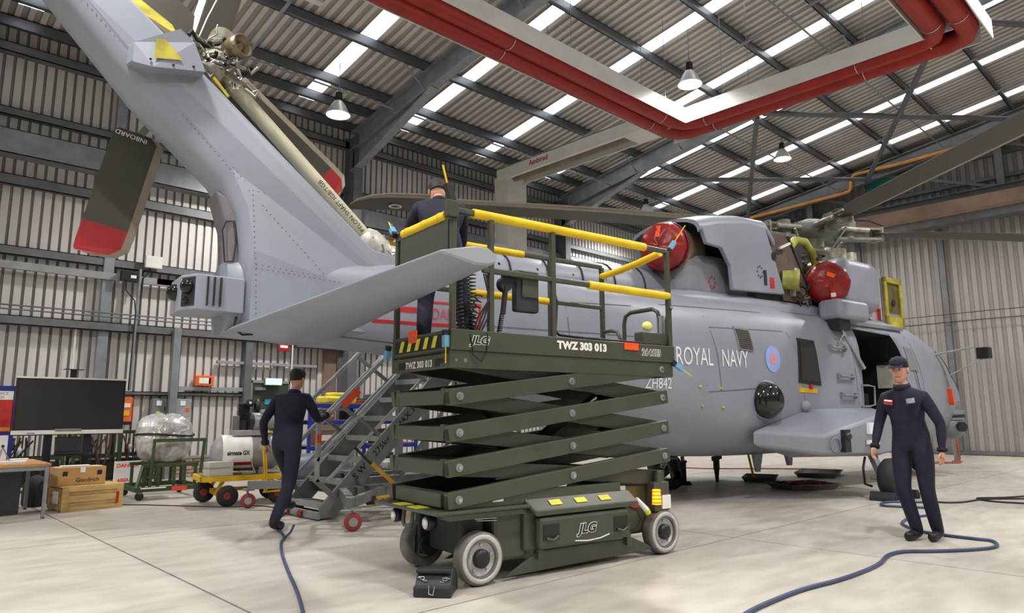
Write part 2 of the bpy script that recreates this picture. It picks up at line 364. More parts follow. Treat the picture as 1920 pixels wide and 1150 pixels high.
proto = lamp_parts()
LL = [((7.0,12.78,7.62),'white bell-shaped high-bay lamp hanging left of the red heater, nearest the tail'),
 ((12.5,7.6,8.3),'glaring high-bay lamp above the corner of the red radiant heater'),
 ((19.7,8.95,8.85),'white high-bay lamp hanging below the far heater leg near the gable end'),
 ((19.3,13.65,8.1),'farthest high-bay lamp, low over the main rotor blade near the corner'),
 ((0.5,6.0,8.3),'high-bay lamp out of view left rear of the camera'),((4.5,0.5,8.8),'high-bay lamp out of view over the floor near the camera'),((12.5,0.5,8.9),'high-bay lamp out of view over the open floor right of the scissor lift'),((20.5,1.5,8.9),'high-bay lamp out of view over the nose beyond the right edge'),((-4.5,12.0,7.7),'high-bay lamp out of view high beyond the left edge by the wall'),((-4.5,2.0,8.6),'high-bay lamp out of view behind the camera on the left'),((4.5,-8.5,8.6),'high-bay lamp out of view far behind the camera'),((13.0,-8.5,8.6),'high-bay lamp out of view behind the camera on the right'),((20.5,-8.0,8.6),'high-bay lamp out of view beyond the right edge over the far floor'),((-4,-9,8.6),'high-bay lamp out of view in the rear corner of the hangar')]
nk = 0
for i, (p, lb) in enumerate(LL):
    if i == 0: r = proto
    else:
        r = proto.copy(); COL.objects.link(r)
        for c in proto.children:
            if c.type == 'LIGHT' or c.name.startswith('stem'): continue
            d = c.copy(); COL.objects.link(d); d.parent = r
    r.location = p; r['label'] = lb or 'high-bay lamp of the hangar roof outside the picture'; r['group'] = 'high-bay lamps'; r['category'] = 'lamp'
    MB().cyl((0,0,0.5),(0,0,roof(p[1])-p[2]-0.25),0.008,seg=6).build('stem', galv, r)
    ld = bpy.data.lights.new('lamp_light', 'SPOT'); ld.energy = LAMP_W*4; ld.spot_size = math.radians(150); ld.spot_blend = 0.5; ld.shadow_soft_size = 0.2; ld.color = (1.0,0.965,0.91)
    lo = bpy.data.objects.new('lamp_light', ld); COL.objects.link(lo); lo.parent = r; lo.location = (0,0,-0.12)
# ---------------------------------------------------------------- radiant heater
hood = pm('heater_hood', (226,226,220), 0.4, 0.1, 0.03, 2); tube_r = pm('heater_tube_red', (158,36,26), 0.45, 0, 0.06, 3)
ht = thing('radiant_heater', 'long U-shaped radiant tube heater with white hood and red tubes under the roof', 'heater', (0,0,0))
def hoodseg(a, b, w, nm='hood'):
    a = Vector(a); b = Vector(b); d = (b-a).normalized(); sd = Vector((-d.y, d.x, 0)); mb = MB()
    for s in (-1, 1):
        mb.bar(a+sd*s*(w/2), b+sd*s*(w/2), 0.02, 0.34)
    mb.bar(a+Vector((0,0,0.17)), b+Vector((0,0,0.17)), w, 0.02); mb.bar(a+sd*(w/2+0.012)+Vector((0,0,0.02)), b+sd*(w/2+0.012)+Vector((0,0,0.02)), 0.006, 0.012)
    return mb.build(nm, hood, ht)
ZH = 7.55; WH = 0.82; HX, HY = 12.97, 8.2
hoodseg((4.0,HY,ZH+0.1),(HX-0.1,HY,ZH+0.1),WH); hoodseg((HX,HY+0.42,ZH+0.1),(HX,2.5,ZH+0.1),WH); hoodseg((HX+0.4,2.75,ZH+0.1),(2.5,2.75,ZH+0.1),WH)
for q in (-0.19, 0.19):
    MB().tube([(4.0,HY+q,ZH),(HX-0.45+q,HY+q,ZH),(HX-0.15+q,HY-0.1+q,ZH),(HX+q,HY-0.35+q,ZH),(HX+q,3.1-q,ZH),(HX-0.1+q,2.85-q,ZH),(HX-0.35+q,2.75-q,ZH),(2.5,2.75-q,ZH)], 0.165, 14).build('radiant_tube', tube_r, ht)
def clip(x, y, ax): MB().lathe([(0.17,-0.008),(0.178,-0.008),(0.178,0.008),(0.17,0.008)], (x,y,ZH), ax, 18).build('clip', chrome, ht)
for q in (-0.19,0.19):
    for x in (7.6,12.0): clip(x+q*0.3,HY+q,(1,0,0))
    for y in (4.3,7.4): clip(HX+q,y,(0,1,0))
    for x in (10.8,12.2): clip(x,2.75+q,(1,0,0))
for (x, y) in ((6,HY),(9,HY),(12,HY),(HX,6.8),(HX,4.5),(11,2.75),(6,2.75)):
    for q in (-0.3, 0.3): MB().cyl((x, y+q, ZH+0.27), (x, y+q, roof(y+q)-0.1), 0.006, seg=6).build('hanger', galv, ht)
fd = thing('heater_flue_duct', 'white boxed flue duct with red logo dropping beside the left wall', 'duct', (0,0,0))
cream = pm('duct_white', (222,222,214), 0.45, 0, 0.03, 2); ins = pm('duct_inside', (128,112,96), 0.6, 0, 0.08, 3)
ZD = ZH+0.30
mb = MB(); mb.box(12.72,12.76,9.0,14.05,ZD-0.1,ZD+0.27); mb.box(13.35,13.39,9.0,14.05,ZD-0.1,ZD+0.27); mb.box(12.72,13.39,9.0,14.05,ZD+0.25,ZD+0.28); mb.box(12.66,12.72,9.0,14.05,ZD-0.1,ZD-0.08); mb.build('hood', cream, fd)
MB().cyl((12.95,9.0,ZD),(12.95,13.9,ZD),0.14,seg=14).build('flue_tube', ins, fd)
MB().box(12.68,13.42,13.55,14.1,5.2,ZD+0.0).build('drop_box', cream, fd, 0.015)
MB().box(12.55,13.25,8.72,9.5,ZD-0.16,ZD-0.1).build('burner_box', cream, fd)
text('logo','Ambirad',0.2,red_m,fd,pln((12.715,12.75,ZD+0.05),(0,-1,0),(0,0,1)),1.0,0.004)
# ================================================================= HELICOPTER  (local: u forward, v to port, z up; starboard side faces the camera)
hg = pm('naval_grey_paint', (141,147,160), 0.42, 0, 0.035, 1.2, 0.01)
hg2 = pm('naval_grey_worn', (126,129,138), 0.45, 0, 0.06, 2.0)
hgd = pm('panel_seam', (92,95,102), 0.6, 0, 0.05, 4)
olive = pm('primer_olive', (150,152,70), 0.5, 0, 0.15, 6)
zinc = pm('zinc_chromate', (172,160,60), 0.5, 0, 0.2, 5)
bladem = pm('blade_underside', (66,63,55), 0.5, 0, 0.05, 2)
bladel = pm('blade_leading_edge', (150,140,122), 0.4, 0.1, 0.06, 3)
titan = pm('titanium_exhaust', (142,126,100), 0.35, 0.6, 0.12, 3)
redc = pm('red_vinyl_cover', (142,24,22), 0.35, 0, 0.15, 4, 0.6, bscale=9)
bay = pm('engine_bay_dark', (40,38,34), 0.7, 0, 0.2, 6); bay_br = pm('firewall_brown', (104,92,84), 0.5, 0.3, 0.12, 4)
gear = pm('cast_gearbox', (168,164,150), 0.4, 0.4, 0.15, 12, 0.2); pipe_m = pm('hydraulic_pipe', (176,172,160), 0.35, 0.7, 0.1, 12)
shaft_m = pm('shaft_tube_cream', (198,194,168), 0.4, 0, 0.05, 3)
glass_d = pm('smoked_glass', (48,50,54), 0.12, 0, 0.05, 3, spec=0.6)
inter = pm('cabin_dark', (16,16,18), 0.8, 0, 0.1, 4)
hel = thing('helicopter', 'large grey naval helicopter with folded-open engine bay, nose towards the sliding doors', 'helicopter', (11.644,6.068,0), math.radians(-7))
ST = np.array([  # u, halfwidth, z bottom, z top, z centre, exponent
 (-9.05,0.30,2.06,2.8,2.45,3.2),(-8.4,0.34,2.02,2.95,2.5,3.2),(-7.6,0.41,1.98,3.02,2.5,3.1),(-6.9,0.52,1.92,3.06,2.5,3.0),(-5.7,0.80,1.55,3.10,2.4,3.0),(-4.6,1.08,1.08,3.08,2.2,3.1),
 (-3.6,1.28,0.80,3.04,2.0,3.2),(-2.9,1.36,0.66,3.04,1.9,3.3),(-2.0,1.40,0.61,3.06,1.85,3.5),(0.0,1.42,0.60,3.08,1.85,3.6),(2.0,1.42,0.60,3.10,1.85,3.6),(3.2,1.40,0.60,3.10,1.85,3.4),
 (4.1,1.34,0.62,2.98,1.8,3.0),(5.0,1.22,0.66,2.72,1.7,2.8),(5.8,1.02,0.74,2.30,1.55,2.6),(6.5,0.76,0.86,1.90,1.4,2.4),(7.0,0.48,1.0,1.62,1.3,2.2),(7.25,0.16,1.15,1.42,1.28,2.0)])
def sp(u):
    i = int(np.clip(np.searchsorted(ST[:,0], u)-1, 0, len(ST)-2)); a, b = ST[i], ST[i+1]; t = (u-a[0])/(b[0]-a[0]); h = b[0]-a[0]
    def sl(k):
        if k == 0: return (ST[1]-ST[0])/(ST[1,0]-ST[0,0])
        if k == len(ST)-1: return (ST[-1]-ST[-2])/(ST[-1,0]-ST[-2,0])
        return 0.5*((ST[k+1]-ST[k])/(ST[k+1,0]-ST[k,0]) + (ST[k]-ST[k-1])/(ST[k,0]-ST[k-1,0]))
    m0, m1 = sl(i)*h, sl(i+1)*h
    return (2*t**3-3*t**2+1)*a + (t**3-2*t**2+t)*m0 + (-2*t**3+3*t**2)*b + (t**3-t**2)*m1
def side(u, z):
    _, w, zb, zt, zc, n = sp(u); h = (zt-zc) if z > zc else (zc-zb); q = min(abs((z-zc)/h), 0.999); return w*(1-q**n)**(1/n)
def skin(u, z, d=0.006): return Vector((u, -(side(u, z)+d), z))
def ring(u, m=56):
    _, w, zb, zt, zc, n = sp(u); R = []
    for k in range(m):
        t = 2*math.pi*k/m; c, s = math.cos(t), math.sin(t); h = (zt-zc) if s > 0 else (zc-zb)
        R.append((u, w*math.copysign(abs(c)**(2/n), c), zc + h*math.copysign(abs(s)**(2/n), s)))
    return R
mb = MB(); mb.loft([ring(u) for u in np.concatenate([np.linspace(-9.05,-2,30), np.linspace(-1.7,3.2,18), np.linspace(3.4,7.25,24)])])
fus = mb.build('fuselage', [hg, inter], hel)
# door opening cut into the starboard side
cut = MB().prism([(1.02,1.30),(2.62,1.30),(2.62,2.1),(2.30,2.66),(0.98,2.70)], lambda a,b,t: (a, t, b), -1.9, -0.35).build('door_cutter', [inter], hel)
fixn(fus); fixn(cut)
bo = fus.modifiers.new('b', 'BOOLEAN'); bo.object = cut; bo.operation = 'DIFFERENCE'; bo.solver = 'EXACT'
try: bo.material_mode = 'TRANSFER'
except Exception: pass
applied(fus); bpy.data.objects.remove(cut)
def patch(name, poly, mat, d0=0.0, d1=0.012, n=6, par=None, label=None):
    """a thin raised plate lying on the fuselage skin, poly = 4 corners (u,z)"""
    mb = MB(); a, b, c, e = [Vector((p[0], 0, p[1])) for p in poly]; g = []
    for i in range(n+1):
        for j in range(n+1):
            s, t = i/n, j/n; p = (a*(1-s)+b*s)*(1-t) + (e*(1-s)+c*s)*t; g.append((p.x, p.z))
    vs = [skin(u, z, d1) for u, z in g]; fs = [(i*(n+1)+j, (i+1)*(n+1)+j, (i+1)*(n+1)+j+1, i*(n+1)+j+1) for i in range(n) for j in range(n)]
    mb.add(vs, fs, True); vb = [skin(u, z, d0-0.01) for u, z in g]
    rim = [i*(n+1) for i in range(n+1)] + [n*(n+1)+j for j in range(1,n+1)] + [i*(n+1)+n for i in range(n-1,-1,-1)] + [j for j in range(n-1,0,-1)]
    m = len(rim); mb.add([vs[k] for k in rim]+[vb[k] for k in rim], [(i,(i+1)%m,m+(i+1)%m,m+i) for i in range(m)])
    return mb.build(name, mat, par or hel, label=label)
def seam(pts, w=0.012, mat=hgd, name='panel_seam', d=0.004):
    mb = MB(); P = []
    for (u0,z0),(u1,z1) in zip(pts[:-1], pts[1:]):
        k = max(2, int(abs(u1-u0)+abs(z1-z0))*4)
        P += [(u0+(u1-u0)*i/k, z0+(z1-z0)*i/k) for i in range(k)]
    P.append(pts[-1]); o = []
    for i, (u, z) in enumerate(P):
        q = P[min(i+1,len(P)-1)]; p = P[max(i-1,0)]; du, dz = q[0]-p[0], q[1]-p[1]; L = math.hypot(du,dz) or 1
        nu, nz = -dz/L*w/2, du/L*w/2; o += [skin(u+nu,z+nz,d), skin(u-nu,z-nz,d)]
    mb.add(o, [(2*i,2*i+1,2*i+3,2*i+2) for i in range(len(P)-1)]); return mb.build(name, mat, hel)
for pts in ([(-3.7,2.72),(-1.55,2.78)],[(-2.9,2.45),(-1.2,2.5)],[(-3.0,1.55),(-1.9,1.62)],[(-2.95,2.62),(-2.8,2.1),(-2.7,1.3)],[(-1.3,2.75),(-0.9,2.2),(-0.75,1.4)],[(-6.6,2.62),(-4.2,2.66)],[(-6.6,2.3),(-4.2,2.25)],[(-5.2,2.9),(-5.1,1.8)],[(0.3,2.75),(0.75,2.3),(0.85,1.4)],[(-0.9,2.86),(1.0,2.88)],[(2.9,2.7),(3.3,1.9),(3.35,1.3)],[(-8.9,2.16),(-6.2,1.98)]): seam(pts, 0.010)
# writing, roundel, window, vents, steps, bubble
wt = pm('white_lettering', (232,234,238), 0.5, 0, 0.02, 6); redl = pm('red_stripe', (186,30,36), 0.5, 0, 0.04, 6); pinkl = pm('danger_red', (190,70,84), 0.5, 0, 0.04, 6)
text('lettering', 'ROYAL', 0.345, wt, hel, lambda x, y: skin(-3.58+x, 1.91+y, 0.006), 0.63, 0.0); text('lettering', 'NAVY', 0.345, wt, hel, lambda x, y: skin(-2.72+x, 1.91+y, 0.006), 0.63, 0.0)
text('serial_lettering', 'ZH842', 0.20, wt, hel, lambda x, y: skin(-4.06+x, 1.585+y, 0.006), 0.72)
def disc(name, u0, z0, ru, rzz, mat, d):
    mb = MB(); mb.add([skin(u0, z0, d)]+[skin(u0+ru*math.cos(2*math.pi*k/32), z0+rzz*math.sin(2*math.pi*k/32), d) for k in range(32)], [(0,1+k,1+(k+1)%32) for k in range(32)], True); return mb.build(name, mat, hel)
disc('roundel_ring', -1.55, 2.06, 0.185, 0.20, pm('roundel_blue', (150,166,222), 0.5, 0, 0.02, 5), 0.006); disc('roundel_centre', -1.545, 2.06, 0.075, 0.085, pm('roundel_pink', (214,142,150), 0.5, 0, 0.02, 5), 0.009)
patch('window_rim', [(-0.92,1.72),(-0.30,1.69),(-0.40,2.40),(-0.86,2.42)], blk_plastic, 0, 0.012); patch('window_pane', [(-0.86,1.77),(-0.36,1.74),(-0.45,2.35),(-0.81,2.37)], glass_d, 0, 0.02)
patch('rescue_placard', [(-0.92,1.58),(-0.42,1.57),(-0.42,1.64),(-0.92,1.65)], yellow_m, 0, 0.008, 3); patch('exit_pull_tab', [(-0.64,1.63),(-0.58,1.63),(-0.58,1.71),(-0.64,1.71)], red_m, 0, 0.03, 2)
vt = patch('vent_frame', [(-2.33,2.16),(-2.00,2.15),(-2.06,2.48),(-2.39,2.50)], hg2, 0, 0.014)
gr_d = pm('grille_brown', (78,70,66), 0.6, 0.2, 0.1, 20)
for k in range(9): patch('grille_slat', [(-2.31-0.006*k,2.185+k*0.032),(-2.03-0.006*k,2.175+k*0.032),(-2.035-0.006*k,2.197+k*0.032),(-2.315-0.006*k,2.207+k*0.032)], gr_d, 0, 0.024, 2)
mb = MB(); mb.lathe([(0.275,0),(0.27,0.05),(0.24,0.14),(0.17,0.21),(0.02,0.235),(0.0,0.235)], skin(-1.77,1.45,-0.02), (-0.28,-0.96,0.02), 28); mb.build('observation_bubble', pm('bubble_black', (22,22,26), 0.12, 0, 0.05, 4, spec=0.7), hel)
MB().lathe([(0.25,0.0),(0.30,0.0),(0.30,0.03),(0.27,0.05)], skin(-1.77,1.45,-0.02), (-0.28,-0.96,0.02), 28).build('bubble_ring', hg2, hel)
MB().sphere(skin(-0.80,1.37,0.02), 0.085).build('blister', hg, hel)
for (u, z) in ((0.05,2.32),(0.22,1.86),(0.28,1.55)):
    mb = MB(); p = skin(u, z, 0.05); q = skin(u+0.42, z-0.01, 0.05); mb.cyl(p, q, 0.018, seg=8); mb.bar(skin(u,z,-0.01), p, 0.05, 0.09); mb.bar(skin(u+0.42,z-0.01,-0.01), q, 0.05, 0.09); mb.build('hand_step', hg2, hel)
for (u, z, a) in ((-3.15,1.62,1),(-2.75,1.60,1),(-3.1,1.36,1),(-2.7,1.34,1)): MB().sphere(skin(u,z,0.0),0.022,8,6).build('tie_down_boss', zinc, hel)
MB().tube([skin(0.95,1.72,0.0), skin(0.97,1.72,0.1), skin(1.1,1.7,0.14), skin(1.1,1.4,0.14), skin(1.0,1.37,0.1), skin(0.95,1.37,0)], 0.016, 8).build('grab_handle', hg2, hel)
MB().bar(skin(0.55,2.66,0.02), skin(0.98,2.0,0.05), 0.06, 0.05).build('door_arm', alu, hel)
MB().bar(skin(0.4,2.80,0.06), skin(2.9,2.82,0.06), 0.05, 0.06).build('door_rail', hg2, hel)
for (z0,z1,v0,v1) in ((1.72,2.15,-1.2,-0.9),(2.24,2.5,-1.12,-0.88)):
    MB().box(2.585,2.612,v0,v1,z0,z1).build('cabin_window_pane', pm('cabin_pane_bright', (206,206,194), 0.3, 0, 0.05, 3), hel)  # opaque plates; pale colour stands for bright wall seen through windows
MB().box(1.3,2.2,-0.9,-0.5,1.31,1.62).build('cabin_seat', black, hel); MB().tube([(2.57,-1.2,2.2),(2.5,-1.05,2.17),(2.57,-0.88,2.2)],0.02).build('cabin_strap', black, hel)
# cockpit glazing, wipers, mirror, probe
patch('windscreen', [(5.05,2.02),(5.9,1.72),(5.35,2.2),(4.7,2.52)], glass_d, 0, 0.012); patch('eyebrow_window', [(4.15,2.80),(4.5,2.70),(4.4,2.82),(4.1,2.9)], glass_d, 0, 0.012)
seam([(2.95,2.05),(3.15,1.5)], 0.03, blk_plastic, 'wiper_arm', 0.03); seam([(4.35,2.5),(4.75,1.6)], 0.04, blk_plastic, 'screen_pillar', 0.02)
patch('cockpit_door_panel', [(2.75,2.05),(3.15,2.02),(2.95,2.45),(2.65,2.48)], hg2, 0, 0.01, 3)
MB().cyl(skin(4.35,2.42,0), skin(4.35,2.52,0.75), 0.018, seg=8).build('mirror_arm', alu, hel); MB().cyl(skin(4.45,1.95,0), skin(4.35,2.28,0.78), 0.012, seg=8).build('mirror_stay', alu, hel)
MB().box(4.26,4.44,-2.2,-1.98,2.28,2.5).build('mirror', blk_plastic, hel, 0.02)
MB().bar(skin(4.62,1.75,0.03), skin(4.72,1.42,0.05), 0.09, 0.05).build('red_flag', orange_m, hel)
# sensor turret under the chin
tu = MB(); tu.sphere((5.3,-1.0,0.98), 0.26, 20, 14); tu.build('sensor_ball', hg2, hel); MB().cyl((5.3,-1.0,1.12),(5.3,-1.0,1.32),0.25,0.27,24).build('turret_mount', hg, hel)
MB().lathe([(0.256,-0.03),(0.272,-0.03),(0.272,0.03),(0.256,0.03)], (5.3,-1.0,1.2), (0,0,1), 24).build('turret_ring', blk_plastic, hel); MB().cyl((5.2,-1.22,0.98),(5.16,-1.29,0.98),0.1,seg=16).build('sensor_window', glass_d, hel)
MB().box(5.1,5.5,-1.15,-0.75,1.3,1.5).build('turret_bracket', hg2, hel)
# belly aerials
for (u, v, l) in ((-1.35,-0.9,0.26),(-1.1,-0.75,0.16),(-0.5,-0.9,0.2)): MB().prism([(u-0.1,0.64),(u+0.1,0.64),(u+0.05,0.64-l),(u-0.03,0.64-l)], lambda a,b,t: (a,t,b), v-0.025, v+0.025).build('belly_aerial', hg2, hel)
# ---- sponsons with main wheels
tyre = pm('aircraft_tyre', (38,37,36), 0.7, 0, 0.1, 10)
def sponson(s):
    mb = MB(); P = {}
    pts = [(-2.1,1.36,0.80),(-2.1,1.36,1.02),(-0.7,1.36,1.33),(1.3,1.36,1.36),(1.3,1.36,0.62),(-1.25,1.36,0.61),   # inboard
           (-1.25,1.95,0.94),(0.15,2.12,1.24),(1.15,1.95,1.2),(1.15,1.9,0.68),(0.1,2.08,0.62),(-1.2,1.9,0.66)]        # outboard
    vs = [(u, s*v, z) for u,v,z in pts]; fs = [(0,1,6,11),(1,2,7,6),(2,3,8,7),(3,4,9,8),(0,11,5),(5,11,10),(4,5,10,9),(6,7,10,11),(7,8,9,10),(0,5,4,3,2,1)]
    if s > 0: fs = [tuple(reversed(f)) for f in fs]
    sps = mb.add(vs, fs).build('sponson', hg, hel, 0.05)
    if s < 0:
        def op(u, z, d=0.012): t = (u+1.25)/1.4; return Vector((u, -(1.95+0.17*t+d), z))
        m = MB(); m.lathe([(0.10,0),(0.12,0),(0.12,0.012),(0.10,0.012)], (-1.02,-1.985,0.80), (-0.12,-1,0), 20); m.build('inspection_ring', hg2, sps)
        MB().box(-0.86,-0.70,-2.05,-1.97,0.70,1.02).build('light_recess', blk_plastic, sps); MB().sphere((-0.78,-2.05,0.93),0.06,12,8).build('formation_light', glass_d, sps)
        for (u0,u1,z0,z1) in ((-0.25,-0.05,0.95,1.12),(-0.28,0.02,0.80,0.86)): MB().box(u0,u1,-2.11,-2.06,z0,z1).build('stencil', wt, sps)
    y = s*2.27
    wh = MB(); wh.lathe([(0.15,-0.11),(0.25,-0.12),(0.29,-0.08),(0.30,0),(0.29,0.08),(0.25,0.12),(0.15,0.11),(0.13,0.0),(0.15,-0.11)], (0,y,0.30), (0,1,0), 28); w = wh.build('main_tyre', tyre, hel)
    MB().lathe([(0.0,-0.06),(0.05,-0.10),(0.06,-0.06),(0.12,-0.05),(0.155,-0.10),(0.155,0.10),(0.12,0.05),(0.05,0.06),(0,0.1)], (0,y,0.30), (0,1,0), 20).build('wheel_rim', chrome, w)
    MB().bar((0.1,s*1.9,0.72),(0,s*2.12,0.30),0.09,0.10).build('gear_leg', hg2, hel); MB().cyl((0,s*1.95,0.3),(0,s*2.3,0.3),0.04,seg=10).build('axle', gear, hel)
    MB().tube([(-0.15,s*1.95,0.6),(-0.32,s*2.0,0.45),(-0.30,s*2.0,0.22),(-0.15,s*2.02,0.18)],0.018).build('brake_hose', black, hel)
sponson(-1); sponson(1)
for s in (-1, 1):
    MB().lathe([(0.1,-0.07),(0.2,-0.08),(0.23,0),(0.2,0.08),(0.1,0.07),(0.1,-0.07)], (5.6,s*0.16,0.23), (0,1,0), 20).build('nose_tyre', tyre, hel)
MB().cyl((5.6,0,0.23),(5.55,0,0.9),0.06,seg=12).build('nose_leg', gear, hel)
# ---- dorsal drive-shaft covers, one by one
cov = []
for k in range(7):
    u0 = -6.9+k*0.62; u1 = u0+0.612; z0 = 3.30+0.034*k
    R = []
    for u, dz in ((u0,-0.012),(u0+0.03,0),(u1-0.03,0.032),(u1,0.02)):
        R.append([(u, 0.44*math.cos(t)*(1 if abs(math.cos(t))<0.97 else 0.985), 2.9+(z0+dz-2.9)*math.sin(t)**0.6) for t in [math.pi*i/14 for i in range(15)]])
    m = MB(); m.loft(R, caps=False); m.cm = 1; m.box(u1-0.01,u1+0.008,-0.43,0.43,2.9,z0-0.02) if False else None
    c = m.build('shaft_cover', [hg, black], hel); MB().tube([(u1+0.004, 0.448*math.cos(t), 2.9+(z0+0.035-2.9)*math.sin(t)**0.6) for t in [math.pi*i/14 for i in range(15)]], 0.012, 6).build('cover_strap', black, hel)
    MB().sphere((u1-0.16,-0.405,3.14),0.02,8,6).build('cover_latch', black, hel)
# ---- upper deck, aft nacelle, engines
def rbox(x0,x1,y0,y1,z0,z1,name,mat,bev,par=None): return MB().box(x0,x1,y0,y1,z0,z1).build(name, mat, par or hel, bev)
mb = MB(); mb.loft([[(u, 1.18*math.cos(t)*k, 2.8+0.42*h*abs(math.sin(t))**0.5 if math.sin(t) > 0 else 2.8-0.02*abs(math.sin(t))) for t in [2*math.pi*i/32 for i in range(32)]] for u,k,h in ((-3.2,0.62,0.75),(-2.6,0.8,0.9),(-1.5,0.9,0.95),(0.5,0.95,1.0),(2.4,0.9,1.0),(3.2,0.62,0.8),(3.7,0.3,0.6))]); mb.build('upper_deck', hg, hel)
OUT = [(-2.62,4.02),(-2.2,4.13),(-1.5,4.25),(-1.0,4.25),(-0.55,3.18),(-1.92,3.12),(-1.95,3.48),(-2.15,3.74),(-2.5,3.76)]
for s in (-1, 1):
    MB().prism(OUT, lambda a,b,t: (a+ (0.55 if abs(t)<1 else 0)*0, t, b), (-1.06 if s < 0 else 0.28), (-0.98 if s < 0 else 0.35)).build('nacelle_side_panel', hg, hel, 0.02)
m = MB(); R = []
for u, zs in ((-2.66,3.96),(-2.2,4.08),(-1.5,4.20),(-0.95,4.22),(-0.75,4.0)):
    up = [(u, -0.355+0.705*math.cos(t), zs+0.26*math.sin(t)**0.8) for t in [math.pi*i/16 for i in range(17)]]
    R.append(up + [(p[0], -0.355+(p[1]+0.355)*0.94, p[2]-0.05) for p in reversed(up)])
m.loft(R); m.build('nacelle_top_panel', hg, hel)
rbox(-2.75,-1.0,-0.80,0.80,2.95,3.72,'inner_nacelle',hg2,0.18)
rbox(-1.2,0.2,-0.96,0.3,2.95,4.15,'engine_bay',bay,0.03)
rbox(0.2,1.6,-0.7,0.7,2.95,4.0,'gearbox_bay',bay,0.05)
def exhaust(p0, p1, r, cover_scale=1.0):
    p0 = Vector(p0); p1 = Vector(p1); d = (p1-p0).normalized(); L = (p1-p0).length
    e = MB().lathe([(r*0.8,0),(r*0.97,L*0.3),(r*1.04,L*0.7),(r,L),(r*0.92,L),(r*0.9,L*0.5)], p0, d, 28).build('exhaust_pipe', titan, hel)
    c = MB(); pr = [(r*1.03,-0.14),(r*1.06,-0.10),(r*1.03,-0.02),(r*1.06,0.02),(r*0.97,0.10),(r*0.7,0.155),(r*0.3,0.175),(0,0.18)]
    a = d.orthogonal().normalized(); b = d.cross(a); seg = 36; vs = []; random.seed(3)
    for i in range(seg):
        t = 2*math.pi*i/seg
        for k, (rr, h) in enumerate(pr):
            w = 1+0.02*math.sin(9*t+k) + random.uniform(-0.012,0.012); vs.append(p1 + d*(h+random.uniform(-0.012,0.012)) + a*(rr*w*math.cos(t)) + b*(rr*w*math.sin(t)))
    n = len(pr); c.add(vs, [(i*n+k, ((i+1)%seg)*n+k, ((i+1)%seg)*n+k+1, i*n+k+1) for i in range(seg) for k in range(n-1)], True); cv = c.build('exhaust_cover', redc, hel, label='red vinyl exhaust cover')
    MB().tube([p1+d*-0.05+a*(r*1.07*math.cos(2*math.pi*i/24))+b*(r*1.07*math.sin(2*math.pi*i/24)) for i in range(25)], 0.018, 6).build('draw_cord', pm('cover_cord', (96,20,18), 0.6), cv)
    return p1, d, cv
p1, d, cv = exhaust((-1.95,-0.30,3.80), (-2.92,-0.58,3.74), 0.35)
mb = MB(); mb.bar(p1+d*0.17+Vector((-0.02,0,0.12)), p1+d*0.17+Vector((0.02,0,0.3)),0.07,0.02,d); mb.build('warning_tab', orange_m, cv)
p1, d, cv = exhaust((0.95,-0.72,3.50), (0.50,-1.22,3.46), 0.34)
MB().bar(p1+d*0.185+Vector((0.05,-0.03,0.1)), p1+d*0.185+Vector((-0.08,0.04,0.14)),0.07,0.012,d).build('warning_tab', orange_m, cv)
q0 = p1+d*0.19+Vector((0.0,0,-0.12)); q1 = p1+d*0.17+Vector((0.06,0,-0.52))
for k in range(6): MB().bar(q0.lerp(q1,k/6), q0.lerp(q1,(k+1)/6), 0.08, 0.012, d).build('streamer_band', red_m if k%2==0 else paper_m, cv)
m = MB(); m.box(0.72,1.0,-1.12,-0.5,3.1,3.95); m.build('engine_cowl_ring', titan, hel, 0.12)
m = MB(); m.box(1.0,2.28,-1.28,-0.45,3.08,4.02); m.build('intake_cowl', hg, hel, 0.2)
m = MB(); m.box(1.0,2.28,0.45,1.28,3.08,4.02); m.build('intake_cowl', hg, hel, 0.2)
m = MB(); m.box(2.24,2.36,-1.12,-0.6,3.2,3.85); m.build('intake_duct', bay, hel, 0.06)
for k in range(5): MB().bar((2.4,-1.1-0.02*(k%2),3.80-k*0.13),(2.42,-1.02+0.03*(k%2),3.68-k*0.13),0.09,0.05).build('rescue_strap', orange_m, hel)
MB().bar((2.4,-1.12,3.2),(2.44,-1.1,2.98),0.06,0.02).build('strap_tail', red_m, hel)
m = MB(); m.box(0.2,1.15,-1.58,-1.15,2.80,3.14); m.build('hoist_fairing', hg, hel, 0.09)
MB().box(0.25,0.6,-1.5,-1.3,2.62,2.8).build('hoist_bracket', black, hel); MB().tube([(0.35,-1.45,2.75),(0.4,-1.48,2.55),(0.3,-1.46,2.45),(0.45,-1.5,2.3)],0.02).build('hoist_hook', gear, hel)
# open inspection hatch on the cockpit roof
hh = MB(); hh.box(2.75,3.45,-1.06,-1.0,2.86,3.86); ho = hh.build('roof_hatch', hg, hel, 0.03)
m = MB()
for (a,b,c,e) in ((2.75,2.85,2.9,3.86),(3.35,3.45,2.9,3.86),(2.75,3.45,3.76,3.86),(2.75,3.45,2.9,3.1)): m.box(a,b,-1.10,-1.06,c,e)
m.build('hatch_frame', zinc, ho); MB().box(2.85,3.35,-1.075,-1.06,3.18,3.76).build('hatch_liner', pm('hatch_liner', (86,80,34), 0.6, 0, 0.2, 5), ho); MB().cyl((3.1,-1.08,3.38),(3.1,-1.09,3.38),0.07,seg=16).build('hatch_hole', black, ho)
